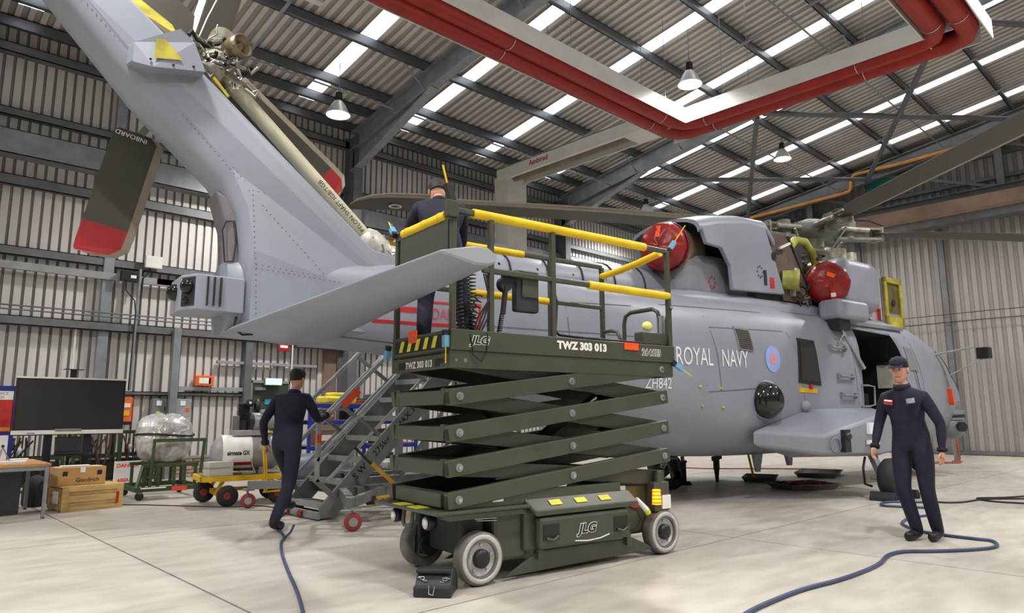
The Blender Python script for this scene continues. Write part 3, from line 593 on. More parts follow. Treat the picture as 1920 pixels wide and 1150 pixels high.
# open engine bay: firewall, arches, pipes
mb = MB(); mb.prism([(-0.5,3.1),(0.35,3.1),(0.35,3.3),(-0.25,4.22),(-0.85,4.22)], lambda a,b,t: (a,t,b), -0.99,-0.965); mb.build('firewall', bay_br, hel)
MB().bar((-0.28,-1.0,4.22),(0.36,-1.0,3.22),0.03,0.03).build('firewall_rail', bay, hel)
mb = MB(); A = [(-0.15,3.98),(0.1,4.22),(0.4,4.24),(0.62,4.05),(0.78,3.75),(0.95,3.45),(1.1,3.15)]
mb.tube([(a,-0.9,b) for a,b in A], 0.075, 8); mb.build('gearbox_arch', olive, hel)
for k in range(4): MB().cyl((0.66+0.11*k,-0.99,3.95-0.19*k),(0.66+0.11*k,-0.96,3.95-0.19*k),0.03,seg=12).build('arch_hole', bay, hel)
MB().tube([(2.0,-0.7,4.25),(1.9,-0.75,3.9),(2.1,-0.8,3.5)],0.08,8).build('gearbox_arch', olive, hel)
MB().lathe([(0.15,0),(0.16,0.2),(0.19,0.26),(0.15,0.26),(0.12,0.1)], (-0.5,-0.98,3.45), (0.55,-0.75,-0.1), 18).build('air_duct', olive, hel)
random.seed(11)
for k in range(26):
    u = random.uniform(-0.35,1.9); z = random.uniform(3.15,4.2)-max(0,u-0.6)*0.25; v = -random.uniform(0.72,0.98) if u > 0.2 else -random.uniform(0.99,1.05)
    if u < 0.2: z = random.uniform(3.12,3.45)
    pts = [Vector((u,v,z))]
    for j in range(4): pts.append(pts[-1]+Vector((random.uniform(-0.12,0.12),random.uniform(-0.04,0.03),random.uniform(-0.12,0.1))))
    MB().tube(pts, random.choice((0.012,0.018,0.028)), 6).build('engine_pipe', random.choice((pipe_m,gear,black,bay_br)), hel)
for (u,z,r,l) in ((-0.25,3.28,0.07,0.2),(0.05,3.32,0.05,0.16),(0.5,3.6,0.12,0.12),(1.35,4.1,0.14,0.2),(1.75,4.1,0.12,0.16),(-0.1,3.62,0.05,0.12)): MB().cyl((u,-0.99,z-l/2),(u+0.02,-0.97,z+l/2),r,seg=12).build('accessory', gear, hel)
MB().bar((-0.62,-1.05,3.95),(-0.40,-1.1,4.05),0.05,0.04).build('cowl_stay', white_m, hel)
MB().box(-0.96,-0.85,-1.068,-1.055,3.25,3.42).build('red_stencil', redl, hel); MB().box(-1.12,-1.06,-1.075,-1.055,3.28,3.52).build('latch_slot', black, hel)
MB().sphere((-0.82,-1.04,3.78),0.1,12,8,(1,0.3,1)).build('port_hole', glass_d, hel)
for (u, z) in ((-1.22,3.48),(-2.1,3.25)):
    for a in range(8): MB().box(u+0.07*math.cos(a*0.785)-0.01,u+0.07*math.cos(a*0.785)+0.01,-1.072 if u>-1.5 else -0.812,-1.058 if u>-1.5 else -0.79,z+0.09*math.sin(a*0.785)-0.014,z+0.09*math.sin(a*0.785)+0.014).build('fastener_mark', redl if u < -1.5 else hgd, hel)
# ---- rotor head and blades
HB = Vector((2.2,0,4.86))
MB().cyl((2.2,0,3.9),(2.2,0,4.75),0.2,0.17,20).build('rotor_mast', gear, hel); MB().lathe([(0,-0.14),(0.3,-0.14),(0.52,-0.08),(0.56,0.0),(0.5,0.1),(0.28,0.16),(0.12,0.2),(0,0.2)], HB, (0,0,1), 24).build('rotor_hub', pm('hub_grey_green', (134,138,128), 0.45, 0.2, 0.1, 6), hel)
MB().lathe([(0.24,-0.05),(0.46,-0.05),(0.46,0.05),(0.24,0.05)], (2.2,0,4.42), (0,0,1), 24).build('swashplate', gear, hel); MB().lathe([(0.1,0.1),(0.42,0.12),(0.36,0.2),(0.15,0.27),(0,0.29)], HB, (0,0,1), 24).build('hub_cap', pm('hub_cap_white', (206,208,214), 0.35, 0, 0.04, 3), hel)
hubm = MATS['hub_grey_green']
SECT = [(1.15,0.12,-0.12,0.10),(1.5,0.14,-0.20,0.09),(1.9,0.20,-0.47,0.08),(3.0,0.20,-0.47,0.075),(5.0,0.20,-0.47,0.07),(7.7,0.20,-0.47,0.06),(7.95,0.22,-0.47,0.06),(8.1,0.34,-0.47,0.055),(8.25,0.38,-0.47,0.05),(8.75,0.36,-0.48,0.045),(9.0,0.25,-0.50,0.035),(9.15,0.05,-0.50,0.025),(9.22,-0.22,-0.46,0.012)]
def main_blade(az, slope, droop, rmax=99):
    a = math.radians(az); d = Vector((math.cos(a), math.sin(a), 0)); l = Vector((-math.sin(a), math.cos(a), 0)); m = MB(); R = []
    for r, le, te, th in SECT:
        if r > rmax: break
        z = slope*r + droop*(0.04 - (r/9.2)**2*0.35); c = HB + d*r + Vector((0,0,z)); tw = 0.10*(1-r/9.2)
        f = lambda x, h: c + l*x + Vector((0,0,h + x*tw))
        R.append([f(le,0), f(le-0.02*(le-te),th*0.42), f(le-0.13*(le-te)-0.01,th*0.62), f(le-0.45*(le-te),th*0.5), f(te,0.005), f(te,-0.005), f(le-0.45*(le-te),-th*0.4), f(le-0.13*(le-te)-0.01,-th*0.45), f(le-0.02*(le-te),-th*0.3)])
    vs = [p for q in R for p in q]; k9 = 9
    for i in range(len(R)-1):
        for k in range(k9):
            q = (k+1) % k9; m.cm = 1 if k in (0,1,7,8) else 0
            o = len(m.v); m.v += [R[i][k],R[i][q],R[i+1][q],R[i+1][k]]; m.face((o,o+1,o+2,o+3), k not in (4,))
    m.cm = 0; m.add(R[-1],[tuple(range(k9))]); m.add(R[0],[tuple(range(k9-1,-1,-1))])
    b = m.build('main_rotor_blade', [bladem, bladel], hel)
    z0 = slope*0.8
    for s in (-1, 1):
        MB().bar(HB+d*0.45+Vector((0,0,s*0.11+slope*0.45)), HB+d*1.28+Vector((0,0,s*0.10+slope*1.28)), 0.22, 0.045).build('blade_yoke', hubm, hel)
        MB().cyl(HB+d*0.5+l*s*0.2+Vector((0,0,0.03)), HB+d*1.05+l*s*0.15+Vector((0,0,0.03+z0)), 0.05, seg=10).build('damper', gear, hel)
    MB().cyl(HB+d*0.72+Vector((0,0,-0.17)), HB+d*0.72+Vector((0,0,0.19)), 0.13, seg=14).build('elastomeric_bearing', hubm, hel)
    MB().bar(HB+d*1.22+Vector((0,0,-0.14+slope*1.2)), HB+d*1.22+Vector((0,0,0.14+slope*1.2)), 0.26, 0.05).build('fold_hinge', gear, hel)
    MB().cyl(HB+d*0.75+l*0.3+Vector((0,0,-0.05)), Vector((2.2,0,4.42))+d*0.4+l*0.15, 0.025, seg=8).build('pitch_link', pipe_m, hel)
    MB().tube([HB+d*0.3+Vector((0,0,0.18)), HB+d*0.7+l*0.1+Vector((0,0,0.27)), HB+d*1.1+Vector((0,0,0.2)), HB+d*1.35+Vector((0,0,0.08))],0.016,6).build('bonding_lead', black, hel)
    return b, d, l
main_blade(-48,-0.083,0.35); main_blade(-120,0.012,0.25); B, d, l = main_blade(168,-0.02,0.9); main_blade(96,0.0,1.2,8.8); main_blade(24,0.07,0.6)
# formation ring mark on the aft blade tip underside
c = HB + d*8.55 - l*0.12 + Vector((0,0,-0.02*8.55+0.9*(0.04-(8.55/9.2)**2*0.35)-0.045))
MB().lathe([(0.07,0),(0.1,0),(0.1,-0.006),(0.07,-0.006)], c, (0,0,1), 24).build('tip_mark', paper_m, B)
# ---- tail pylon, tailplane, tail rotor
PY = [(-8.93,2.06,.12),(-8.95,2.9,.12),(-9.02,3.3,.14),(-9.23,3.6,.22),(-9.96,4.24,.24),(-10.76,5.12,.24),(-11.35,5.78,.2),(-10.85,6.0,.1),(-10.15,5.36,.05),(-9.17,4.57,.05),(-7.50,3.13,.05),(-6.95,3.04,.05),(-6.9,2.4,.05),(-7.5,2.08,.08)]
pc = [(a,b) for a,b,_ in PY]; n = len(pc)
def inset(k):
    o = []
    for i in range(n):
        a = Vector(pc[i-1]); b = Vector(pc[i]); c = Vector(pc[(i+1)%n]); e1 = (b-a).normalized(); e2 = (c-b).normalized(); nn = Vector((e1.y+e2.y, -e1.x-e2.x)); nn = nn.normalized()
        o.append(b + nn*PY[i][2]*k)
    return o
def pyk(z): return 1.38 if z < 2.7 else (1.38-0.38*(z-2.7)/0.9 if z < 3.6 else max(0.8, 1.0-0.15*(z-3.6)/0.7))
R = []
for v, k in ((-0.27,1.0),(-0.25,0.55),(-0.19,0.18),(-0.1,0.0),(0.1,0.0),(0.19,0.18),(0.25,0.55),(0.27,1.0)): R.append([(p.x, v*pyk(p.y), p.y) for p in inset(k)])
m = MB(); m.loft(R); py = m.build('tail_pylon', hg, hel)
m = MB(); m.prism([(-9.24,3.52),(-9.05,3.42),(-8.97,3.1),(-8.95,2.72),(-9.08,2.72),(-9.12,3.15)], lambda a,b,t: (a,t,b), -0.2, 0.2); te_ = m.build('trailing_edge_fairing', pm('fairing_taupe', (116,114,117), 0.5, 0, 0.05, 3), hel, 0.03); te_.location = (0.05,0,0)
MB().tube([(-9.07,-0.21,2.78),(-9.11,-0.21,3.1),(-9.08,-0.21,3.2),(-9.0,-0.21,3.22),(-8.97,-0.21,3.0),(-8.99,-0.21,2.8),(-9.07,-0.21,2.78)],0.008,6).build('panel_sealant', bay, hel)
m = MB()
def rivets(p, q, step=0.055, v=-0.2715):
    L = math.hypot(q[0]-p[0], q[1]-p[1]); k = int(L/step)
    for i in range(k+1):
        t = i/max(1,k); x = p[0]+(q[0]-p[0])*t; z = p[1]+(q[1]-p[1])*t; vv = v*pyk(z) - 0.002
        m.add([(x-0.006,vv,z-0.006),(x+0.006,vv,z-0.006),(x+0.006,vv,z+0.006),(x-0.006,vv,z+0.006)],[(0,1,2,3)])
for p, q in (((-8.78,2.2),(-8.85,3.5)),((-8.85,3.5),(-9.75,4.4)),((-9.75,4.4),(-10.6,5.25)),((-8.8,2.72),(-7.7,2.66)),((-8.8,2.76),(-8.2,2.72)),((-8.1,2.75),(-8.75,3.4)),((-8.85,3.55),(-7.9,3.52)),((-9.6,4.28),(-9.25,4.42)),((-9.56,4.22),(-9.22,4.37)),((-8.9,3.6),(-9.55,4.28))): rivets(p, q)
o = m.build('rivet_rows', hgd, py); o['kind'] = 'stuff'
# side fairing with the open triangular port
FO = [(-10.08,4.58),(-9.88,4.55),(-9.40,4.64),(-9.52,4.92),(-9.66,5.02),(-10.08,4.78)]
m = MB(); rA = [(a,-0.2,b) for a,b in FO]; rB = [(a*0.97-0.29 if i not in (0,5) else a+0.04,-0.40 if i not in (0,5) else -0.34,b*0.985+0.07) for i,(a,b) in enumerate(FO)]; m.loft([rA,rB],True,False); m.build('gearbox_fairing', hg, hel, 0.015)
MB().add([(-9.87,-0.408,4.64),(-9.62,-0.412,4.69),(-9.79,-0.412,4.86),(-9.87,-0.408,4.83)],[(0,1,2,3)]).build('fairing_port', zinc, hel)
for (a,b) in ((-9.9,4.62),(-9.7,4.62),(-9.52,4.66)): MB().sphere((a,-0.405,b),0.012,8,6).build('fastener', black, hel)
m = MB(); m.add([(-10.15,-0.05,5.32),(-9.62,-0.05,5.12),(-9.66,0.1,5.3),(-10.1,0.1,5.55)],[(0,1,2,3)]); m.add([(-10.15,-0.045,5.32),(-9.62,-0.045,5.12),(-9.66,0.105,5.3),(-10.1,0.105,5.55)],[(3,2,1,0)]); m.build('open_fairing_door', zinc, hel)
# drive shaft up the leading edge with its lettering, intermediate and tail gearboxes
s0, s1 = Vector((-7.42,0.02,3.30)), Vector((-9.0,0.02,4.72)); MB().cyl(s0, s1, 0.082, seg=20).build('pylon_shaft', shaft_m, hel)
e = (s1-s0).normalized(); w = Vector((0,-1,0)); up = -e.cross(w)
def onshaft(x, y):
    t = y/0.083; return s0 + e*(0.12+x) + (w*math.cos(t-0.15) + up*math.sin(t-0.15))*0.089
text('shaft_lettering', 'PYLON SHAFT IGB/TGB', 0.072, black, hel, onshaft, 1.0)
def greeble(c, ext, nn, seed, par=hel, nm='gearbox_pipe'):
    random.seed(seed)
    for k in range(nn):
        p = Vector(c)+Vector([random.uniform(-x,x) for x in ext]); pts = [p]
        for j in range(3): pts.append(pts[-1]+Vector((random.uniform(-.1,.1),random.uniform(-.05,.03),random.uniform(-.1,.1))))
        MB().tube(pts, random.choice((0.008,0.012,0.02)), 6).build(nm, random.choice((pipe_m,gear,gear,black,chrome)), par)
ig = MB(); ig.lathe([(0.0,-0.3),(0.10,-0.3),(0.13,-0.1),(0.16,0.02),(0.14,0.2),(0.09,0.28),(0,0.28)], (-7.28,0.0,3.18), e, 18); ig.lathe([(0.0,0),(0.16,0),(0.17,0.12),(0.12,0.3),(0.1,0.36),(0,0.36)], (-7.18,0,3.10), (1,0,-0.05), 18); ig.build('intermediate_gearbox', pm('gearbox_white', (198,196,186), 0.45, 0.1, 0.12, 14), hel)
for k in range(5): MB().box(-7.16,-6.98,-0.185,0.18,3.0+k*0.035,3.012+k*0.035).build('cooling_fin', gear, hel)
MB().cyl((-6.85,0,3.11),(-6.6,0,3.13),0.11,seg=16).build('shaft_coupling', black, hel); MB().lathe([(0.08,-0.05),(0.12,-0.05),(0.12,0.05),(0.08,0.05)], s0, e, 16).build('coupling_ring', black, hel)
greeble((-7.2,-0.12,3.22),(0.22,0.06,0.12),10,5); MB().bar((-7.5,-0.05,3.05),(-7.38,-0.05,2.98),0.05,0.12).build('gearbox_foot', zinc, hel)
TG = Vector((-9.2,0.1,4.98)); m = MB(); m.lathe([(0,-0.3),(0.12,-0.3),(0.17,-0.1),(0.2,0.05),(0.16,0.2),(0,0.22)], TG, (0.35,0.5,0.6), 18); m.build('tail_gearbox', gear, hel)
MB().lathe([(0.0,0.0),(0.10,0.0),(0.125,0.1),(0.13,0.22),(0.105,0.22),(0.09,0.16),(0.04,0.16),(0.03,0.2),(0,0.2)], (-9.12,-0.02,5.12), (0.45,-0.8,0.1), 20).build('rotor_servo', titan, hel)
MB().cyl(s1, s1+e*0.25, 0.12, 0.09, 16).build('shaft_flange', gear, hel); greeble((-9.22,-0.12,5.0),(0.2,0.1,0.17),34,21); greeble((-9.05,-0.1,4.78),(0.1,0.08,0.1),14,22); MB().bar((-9.28,-0.1,4.72),(-9.12,-0.1,4.55),0.03,0.13,(0,1,0)).build('gearbox_bracket', zinc, hel)
for k in range(6): MB().box(-9.5+0.035*k,-9.488+0.035*k,-0.1,0.1,5.0-0.03*k,5.16-0.045*k).build('cooling_fin', gear, hel)
MB().tube([(-9.42,-0.05,5.18),(-9.36,-0.05,5.4),(-9.24,-0.03,5.75),(-9.15,0,6.1)],0.008,6).build('hoist_cord', paper_m, hel)
# tail rotor blades, each a slab with pale leading edge and red tip
redt = pm('blade_tip_red', (150,26,28), 0.45, 0, 0.05, 3)
def tail_blade(root, tip, w, v, le_side, red=0.28, root_text=None):
    r = Vector((root[0], root[1])); t = Vector((tip[0], tip[1])); d = (t-r).normalized(); nrm = Vector((-d.y, d.x))*le_side; L = (t-r).length; m = MB(); R = []
    prof = [(0,0.36,-0.42),(0.06,0.5,-0.5),(L-red,0.5,-0.5),(L-0.12,0.48,-0.5),(L-0.03,0.30,-0.49),(L,0.05,-0.46)]
    for x, a, b in prof:
        q = lambda y, dv: (r.x+d.x*x+nrm.x*y*w, v+dv, r.y+d.y*x+nrm.y*y*w)
        R.append([q(a,0),q(a-0.16,-0.035),q(a-0.20,-0.036),q(b,-0.006),q(b,0.006),q(a-0.2,0.036),q(a-0.16,0.035)])
    for i in range(len(R)-1):
        for k in range(7):
            qk = (k+1)%7; m.cm = 1 if k in (0,6) else (2 if prof[i][0] >= L-red-1e-6 and k in (1,2,3,4,5) else 0)
            o = len(m.v); m.v += [R[i][k],R[i][qk],R[i+1][qk],R[i+1][k]]; m.face((o,o+1,o+2,o+3))
    m.cm = 0; m.add(R[0],[tuple(range(6,-1,-1))]); m.cm = 1; m.add(R[-1],[tuple(range(7))])
    b = m.build('tail_rotor_blade', [bladem, bladel, redt], hel)
    if root_text: text('blade_lettering', root_text, 0.07, paper_m, b, lambda x, y: Vector((r.x+d.x*(0.04+y)+nrm.x*(0.15*w-x)*1.0, v-0.038, r.y+d.y*(0.04+y)+nrm.y*(0.15*w-x)*1.0)), 1.0)
    return b
tail_blade((-9.80,4.22),(-10.08,2.86),0.50,0.62,1,0.32,'INBOARD'); tail_blade((-9.0,5.05),(-7.55,3.98),0.52,0.62,1,0.30); tail_blade((-9.22,5.45),(-8.9,7.0),0.42,0.62,1); tail_blade((-9.35,5.5),(-10.8,6.55),0.42,0.62,1)
MB().cyl((-9.15,0.1,5.32),(-9.15,0.72,5.32),0.13,seg=16).build('tail_rotor_hub', gear, hel)
for a, b in (((-9.15,5.32),(-9.80,4.22)),((-9.15,5.32),(-9.0,5.05)),((-9.15,5.32),(-9.22,5.45)),((-9.15,5.32),(-9.35,5.5))): MB().bar((a[0],0.62,a[1]),(b[0],0.62,b[1]),0.07,0.12,(0,1,0)).build('blade_spar', hubm, hel)
# tailplane on the starboard side
def tp(v, le, te, z, th):
    c = le-te; return [(le-c*x, v, z+th*y) for x,y in ((0,0),(0.03,0.5),(0.15,1),(0.4,1),(1,0.12),(1,-0.12),(0.4,-0.8),(0.15,-0.7),(0.03,-0.4))]
m = MB(); m.loft([tp(0.0,-7.93,-9.02,2.08,0.10),tp(-0.5,-7.95,-9.02,2.09,0.10),tp(-2.0,-8.10,-8.86,2.165,0.085),tp(-3.8,-8.26,-8.68,2.25,0.07)]); tpl = m.build('tailplane', hg, hel)
m = MB(); m.loft([tp(-3.8,-8.26,-8.68,2.251,0.068),tp(-3.83,-8.275,-8.66,2.252,0.055)]); m.build('tailplane_tip', pm('tip_cap', (164,170,180), 0.4, 0, 0.02, 3), tpl)
# camera box at the very tail
BX = [(-9.46,-0.20),(-9.36,-0.40),(-8.9,-0.36),(-8.9,0.25),(-9.46,0.25)]
m = MB(); m.prism(BX, lambda a,b,t: (a,b,t), 2.25, 2.60); cb = m.build('tail_sensor_box', hg, hel, 0.012)
def cf(a, z, dd=0.0): p = Vector((-9.46,-0.20,0)).lerp(Vector((-9.36,-0.40,0)), a); nn = Vector((-0.894,-0.447,0)); return Vector((p.x,p.y,z))+nn*dd
m = MB(); m.add([cf(0.12,2.29,0.004),cf(0.95,2.29,0.004),cf(0.95,2.57,0.004),cf(0.12,2.57,0.004)],[(0,1,2,3),(3,2,1,0)]); m.build('sensor_plate', blk_plastic, cb); MB().sphere(cf(0.5,2.48,0.0),0.075,16,10).build('sensor_dome', pm('dome_black', (18,18,20), 0.1, 0, 0.03, 3), cb); MB().sphere(cf(0.4,2.35,0.0),0.035,12,8).build('sensor_eye', MATS['dome_black'], cb)
MB().sphere((-9.46,0.02,2.46),0.085,16,10).build('sensor_dome', MATS['dome_black'], cb)
for k in range(3): MB().box(-9.26+0.06*k,-9.245+0.06*k,-0.408,-0.38,2.30,2.58).build('cooling_slot', black, cb)
MB().tube([(-8.95,-0.3,2.22),(-8.98,-0.34,2.1),(-8.9,-0.36,2.04),(-8.8,-0.36,2.05)],0.012,6).build('aerial_lead', black, hel)
# danger marking on the boom
patch('danger_band', [(-7.3,2.40),(-6.93,2.40),(-6.93,2.46),(-7.2,2.46)], redl, 0, 0.006); patch('danger_line', [(-7.55,2.265),(-6.27,2.255),(-6.27,2.29),(-7.55,2.30)], redl, 0, 0.006)
patch('danger_line', [(-6.88,2.52),(-6.27,2.52),(-6.27,2.545),(-6.88,2.545)], redl, 0, 0.006); patch('danger_line', [(-6.30,2.26),(-6.27,2.26),(-6.27,2.545),(-6.30,2.545)], redl, 0, 0.006)
text('danger_lettering', 'DANGER', 0.19, pinkl, hel, lambda x, y: skin(-6.86+x, 2.335+y, 0.008), 0.66)
# ================================================================= SCISSOR LIFT  (local: u along its length, v away from the camera, z up)
jg = pm('lift_olive_drab', (70,73,60), 0.38, 0, 0.05, 3, coat=0.1); jd = pm('lift_dark', (34,35,32), 0.55, 0, 0.1, 5)
tyr = pm('non_marking_tyre', (112,110,106), 0.65, 0, 0.1, 9); rim = pm('wheel_rim_grey', (196,198,196), 0.4, 0.2, 0.08, 8)
foam = pm('yellow_foam', (238,200,24), 0.6, 0, 0.06, 5, 0.1); wl_t = pm('decal_white', (240,240,236), 0.5, 0, 0.02, 5); dec_y = pm('decal_yellow', (226,222,60), 0.5, 0, 0.05, 20)
JL = thing('scissor_lift', 'olive green mobile scissor lift with yellow foam-wrapped rails, platform raised', 'scissor lift', (3.539,4.062,0), math.radians(-7.2))
U0, U1, V1 = -0.30, 2.20, 0.96
# wheels
def wheel(u, v, s, near):
    c = (u, v, 0.195); t = MB().lathe([(0.125,-0.06),(0.165,-0.062),(0.188,-0.055),(0.195,-0.03),(0.195,0.03),(0.188,0.055),(0.165,0.062),(0.125,0.06),(0.12,0.0),(0.125,-0.06)], c, (0,1,0), 36).build('tyre', tyr, JL)
    MB().lathe([(0.0,0.028*s),(0.07,0.028*s),(0.09,0.02*s),(0.115,0.025*s),(0.135,0.05*s),(0.145,0.066*s),(0.172,0.066*s),(0.178,0.055*s),(0.13,-0.03*s),(0,-0.04*s)], c, (0,1,0), 28).build('wheel_disc', rim, t)
    MB().lathe([(0.0,0.075*s),(0.05,0.075*s),(0.068,0.06*s),(0.07,0.02*s),(0,0.02*s)], c, (0,1,0), 24).build('hub_motor', blk_plastic, t)
    for k in range(5):
        a = 2*math.pi*k/5+0.3; p = Vector((u+0.098*math.cos(a), v+0.02*s, 0.195+0.098*math.sin(a))); MB().cyl(p, p+Vector((0,0.02*s,0)), 0.009, seg=6).build('wheel_nut', chrome, t)
for u in (0.0, 2.0):
    wheel(u, 0.062, -1, True); wheel(u, V1-0.05, 1, False)
for v in (0.16, V1-0.14):
    MB().box(-0.10,0.10,v-0.03,v+0.06,0.12,0.52).build('kingpin', jd, JL, 0.02); MB().cyl((0,v-0.05,0.195),(0,v+0.08,0.195),0.09,seg=18).build('drive_motor', jd, JL)
# chassis
MB().box(-0.02,2.05,0.2,0.78,0.17,0.56).build('chassis', jd, JL, 0.02); MB().box(0.14,0.46,0.06,0.9,0.14,0.58).build('front_tank', jg, JL, 0.03)
MB().box(1.55,2.12,0.13,0.86,0.2,0.62).build('rear_housing', jg, JL, 0.02)
for v in (0.02, V1-0.06): MB().box(-0.28,1.46,v,v+0.05,0.56,0.665).build('base_rail', jg, JL, 0.006)
m = MB(); m.prism([(-0.42,0.535),(0.42,0.535),(0.42,0.56),(-0.42,0.56)], lambda a,b,t: (a,t,b), -0.04, V1+0.02); m.build('front_apron', jg, JL, 0.006)
m = MB(); m.prism([(-0.30,0.49),(0.40,0.49),(0.36,0.535),(-0.34,0.535)], lambda a,b,t: (a,t,b), -0.02, 0.12); m.build('apron_lip', jg, JL, 0.005)
for v in (0.35,0.6): MB().bar((-0.41,v,0.562),(-0.30,v,0.562),0.16,0.004).build('anti_slip_decal', dec_y, JL)
for v in (0.22, 0.74):
    MB().lathe([(0.0,0.05),(0.05,0.04),(0.056,-0.02),(0.05,-0.03),(0,-0.03)], (-0.33,v,0.46), (1,0,0), 20).build('headlamp', blk_plastic, JL); MB().lathe([(0.0,0.0),(0.045,0.004),(0.0,0.012)], (-0.365,v,0.46), (-1,0,0), 18).build('headlamp_lens', paper_m, JL)
MB().tube([(-0.36,0.42,0.53),(-0.37,0.42,0.44),(-0.37,0.44,0.41),(-0.37,0.54,0.41),(-0.37,0.56,0.44),(-0.36,0.56,0.53)],0.016,8).build('tow_eye', jg, JL)
for k in range(3): MB().bar((-0.1+0.02*k,-0.01,0.50-0.012*k),(0.12,0.0,0.50-0.018*k),0.02,0.004).build('cable_chain', chrome, JL)
# battery tray on the near side
m = MB(); m.prism([(0.40,0.20),(1.52,0.20),(1.55,0.28),(1.55,0.50),(1.48,0.60),(0.40,0.60)], lambda a,b,t: (a,t,b), 0.02, 0.2); m.build('battery_tray', jg, JL, 0.02)
m = MB(); m.add([(0.40,0.02,0.60),(1.55,0.02,0.60),(1.60,-0.06,0.50),(0.46,-0.06,0.50),(0.40,0.02,0.56),(1.55,0.02,0.56),(1.60,-0.06,0.46),(0.46,-0.06,0.46)],[(0,1,2,3),(7,6,5,4),(3,2,6,7),(0,3,7,4),(1,5,6,2),(0,4,5,1)]); m.build('tray_hood', jg, JL, 0.012)
td = MB().box(0.50,1.50,-0.05,0.03,0.205,0.455).build('tray_door', jg, JL, 0.03)
for u0 in (0.53,1.30): m = MB(); m.box(u0,u0+0.17,-0.056,-0.045,0.27,0.40); m.build('handle_recess', jd, td, 0.015); MB().tube([(u0+0.03,-0.06,0.29),(u0+0.09,-0.075,0.275),(u0+0.15,-0.06,0.30)],0.012,6).build('recess_lip', jg, td)
MB().tube([(0.86,-0.056,0.245),(1.0,-0.056,0.232),(1.14,-0.056,0.24),(1.24,-0.056,0.262)],0.005,6).build('swoosh', wl_t, td)
for k in range(3): MB().add([(0.62+0.27*k,-0.006,0.572),(0.74+0.27*k,-0.006,0.572),(0.755+0.27*k,-0.035,0.535),(0.635+0.27*k,-0.035,0.535)],[(3,2,1,0)]).build('hazard_decal', dec_y, JL, loc=(0,-0.001,0.004))
m = MB(); m.prism([(0.22,0.03),(1.90,0.06),(1.60,0.185),(0.56,0.185)], lambda a,b,t: (a,t,b), 0.035, 0.055); m.build('pothole_guard', jg, JL, 0.004)
m = MB(); m.prism([(0.22,0.03),(1.90,0.06),(1.60,0.185),(0.56,0.185)], lambda a,b,t: (a,t,b), V1-0.06, V1-0.04); m.build('pothole_guard', jg, JL)
for u in (0.55,1.53): MB().box(u-0.025,u+0.025,0.0,0.06,0.13,0.26).build('guard_bracket', jg, JL, 0.005)
def logo(par, o, ex, ey, sz):
    text('logo_outline','JLG',sz,wl_t,par,pln(Vector(o),ex,ey),1.25,sz*0.085,shear=0.25); nrm = Vector(ex).cross(Vector(ey)); text('logo','JLG',sz,black,par,pln(Vector(o)+nrm*0.003,ex,ey),1.25,sz*0.03,shear=0.25)
logo(td,(0.90,-0.054,0.30),(1,0,0),(0,0,1),0.10)
# beacon, plates, plug on the rear housing
MB().box(1.52,1.60,0.10,0.14,0.50,0.62).build('data_plate', wl_t, JL); MB().box(1.6,1.78,0.115,0.13,0.42,0.50).build('data_plate', red_m, JL); MB().box(1.97,2.08,0.0,0.012,0.40,0.52).build('data_plate', wl_t, JL); MB().box(1.88,2.08,0.012,0.14,0.38,0.64).build('beacon_bracket', jg, JL, 0.01)
amber = pm('amber_beacon', (255,150,30), 0.3, 0, 0.05, 8, emit=3.0)
bc = MB().cyl((1.87,-0.02,0.45),(1.87,-0.02,0.58),0.042,0.036,18).build('beacon', amber, JL)
for k in range(4): MB().lathe([(0.045,0),(0.05,0),(0.05,0.006),(0.045,0.006)], (1.87,-0.02,0.465+0.032*k),(0,0,1),18).build('beacon_guard', red_m, bc)
bl = bpy.data.lights.new('beacon_light','POINT'); bl.energy = 0.35; bl.color = (1,0.5,0.1); bl.shadow_soft_size = 0.05; blo = bpy.data.objects.new('beacon_light', bl); COL.objects.link(blo); blo.parent = JL; blo.location = (1.82,-0.05,0.52)
MB().cyl((1.60,-0.03,0.52),(1.70,-0.05,0.42),0.018,0.026,12).build('charge_plug', paper_m, JL); MB().cyl((1.70,-0.05,0.42),(1.72,-0.055,0.385),0.028,0.026,12).build('plug_socket', dec_y, JL); MB().tube([(1.52,0.0,0.46),(1.6,-0.04,0.42),(1.64,-0.04,0.34),(1.58,-0.03,0.27),(1.53,0,0.25)],0.008,6).build('charge_cable', black, JL)
MB().box(1.93,1.99,0.01,0.07,0.62,0.74).build('pivot_lug', jg, JL, 0.015)
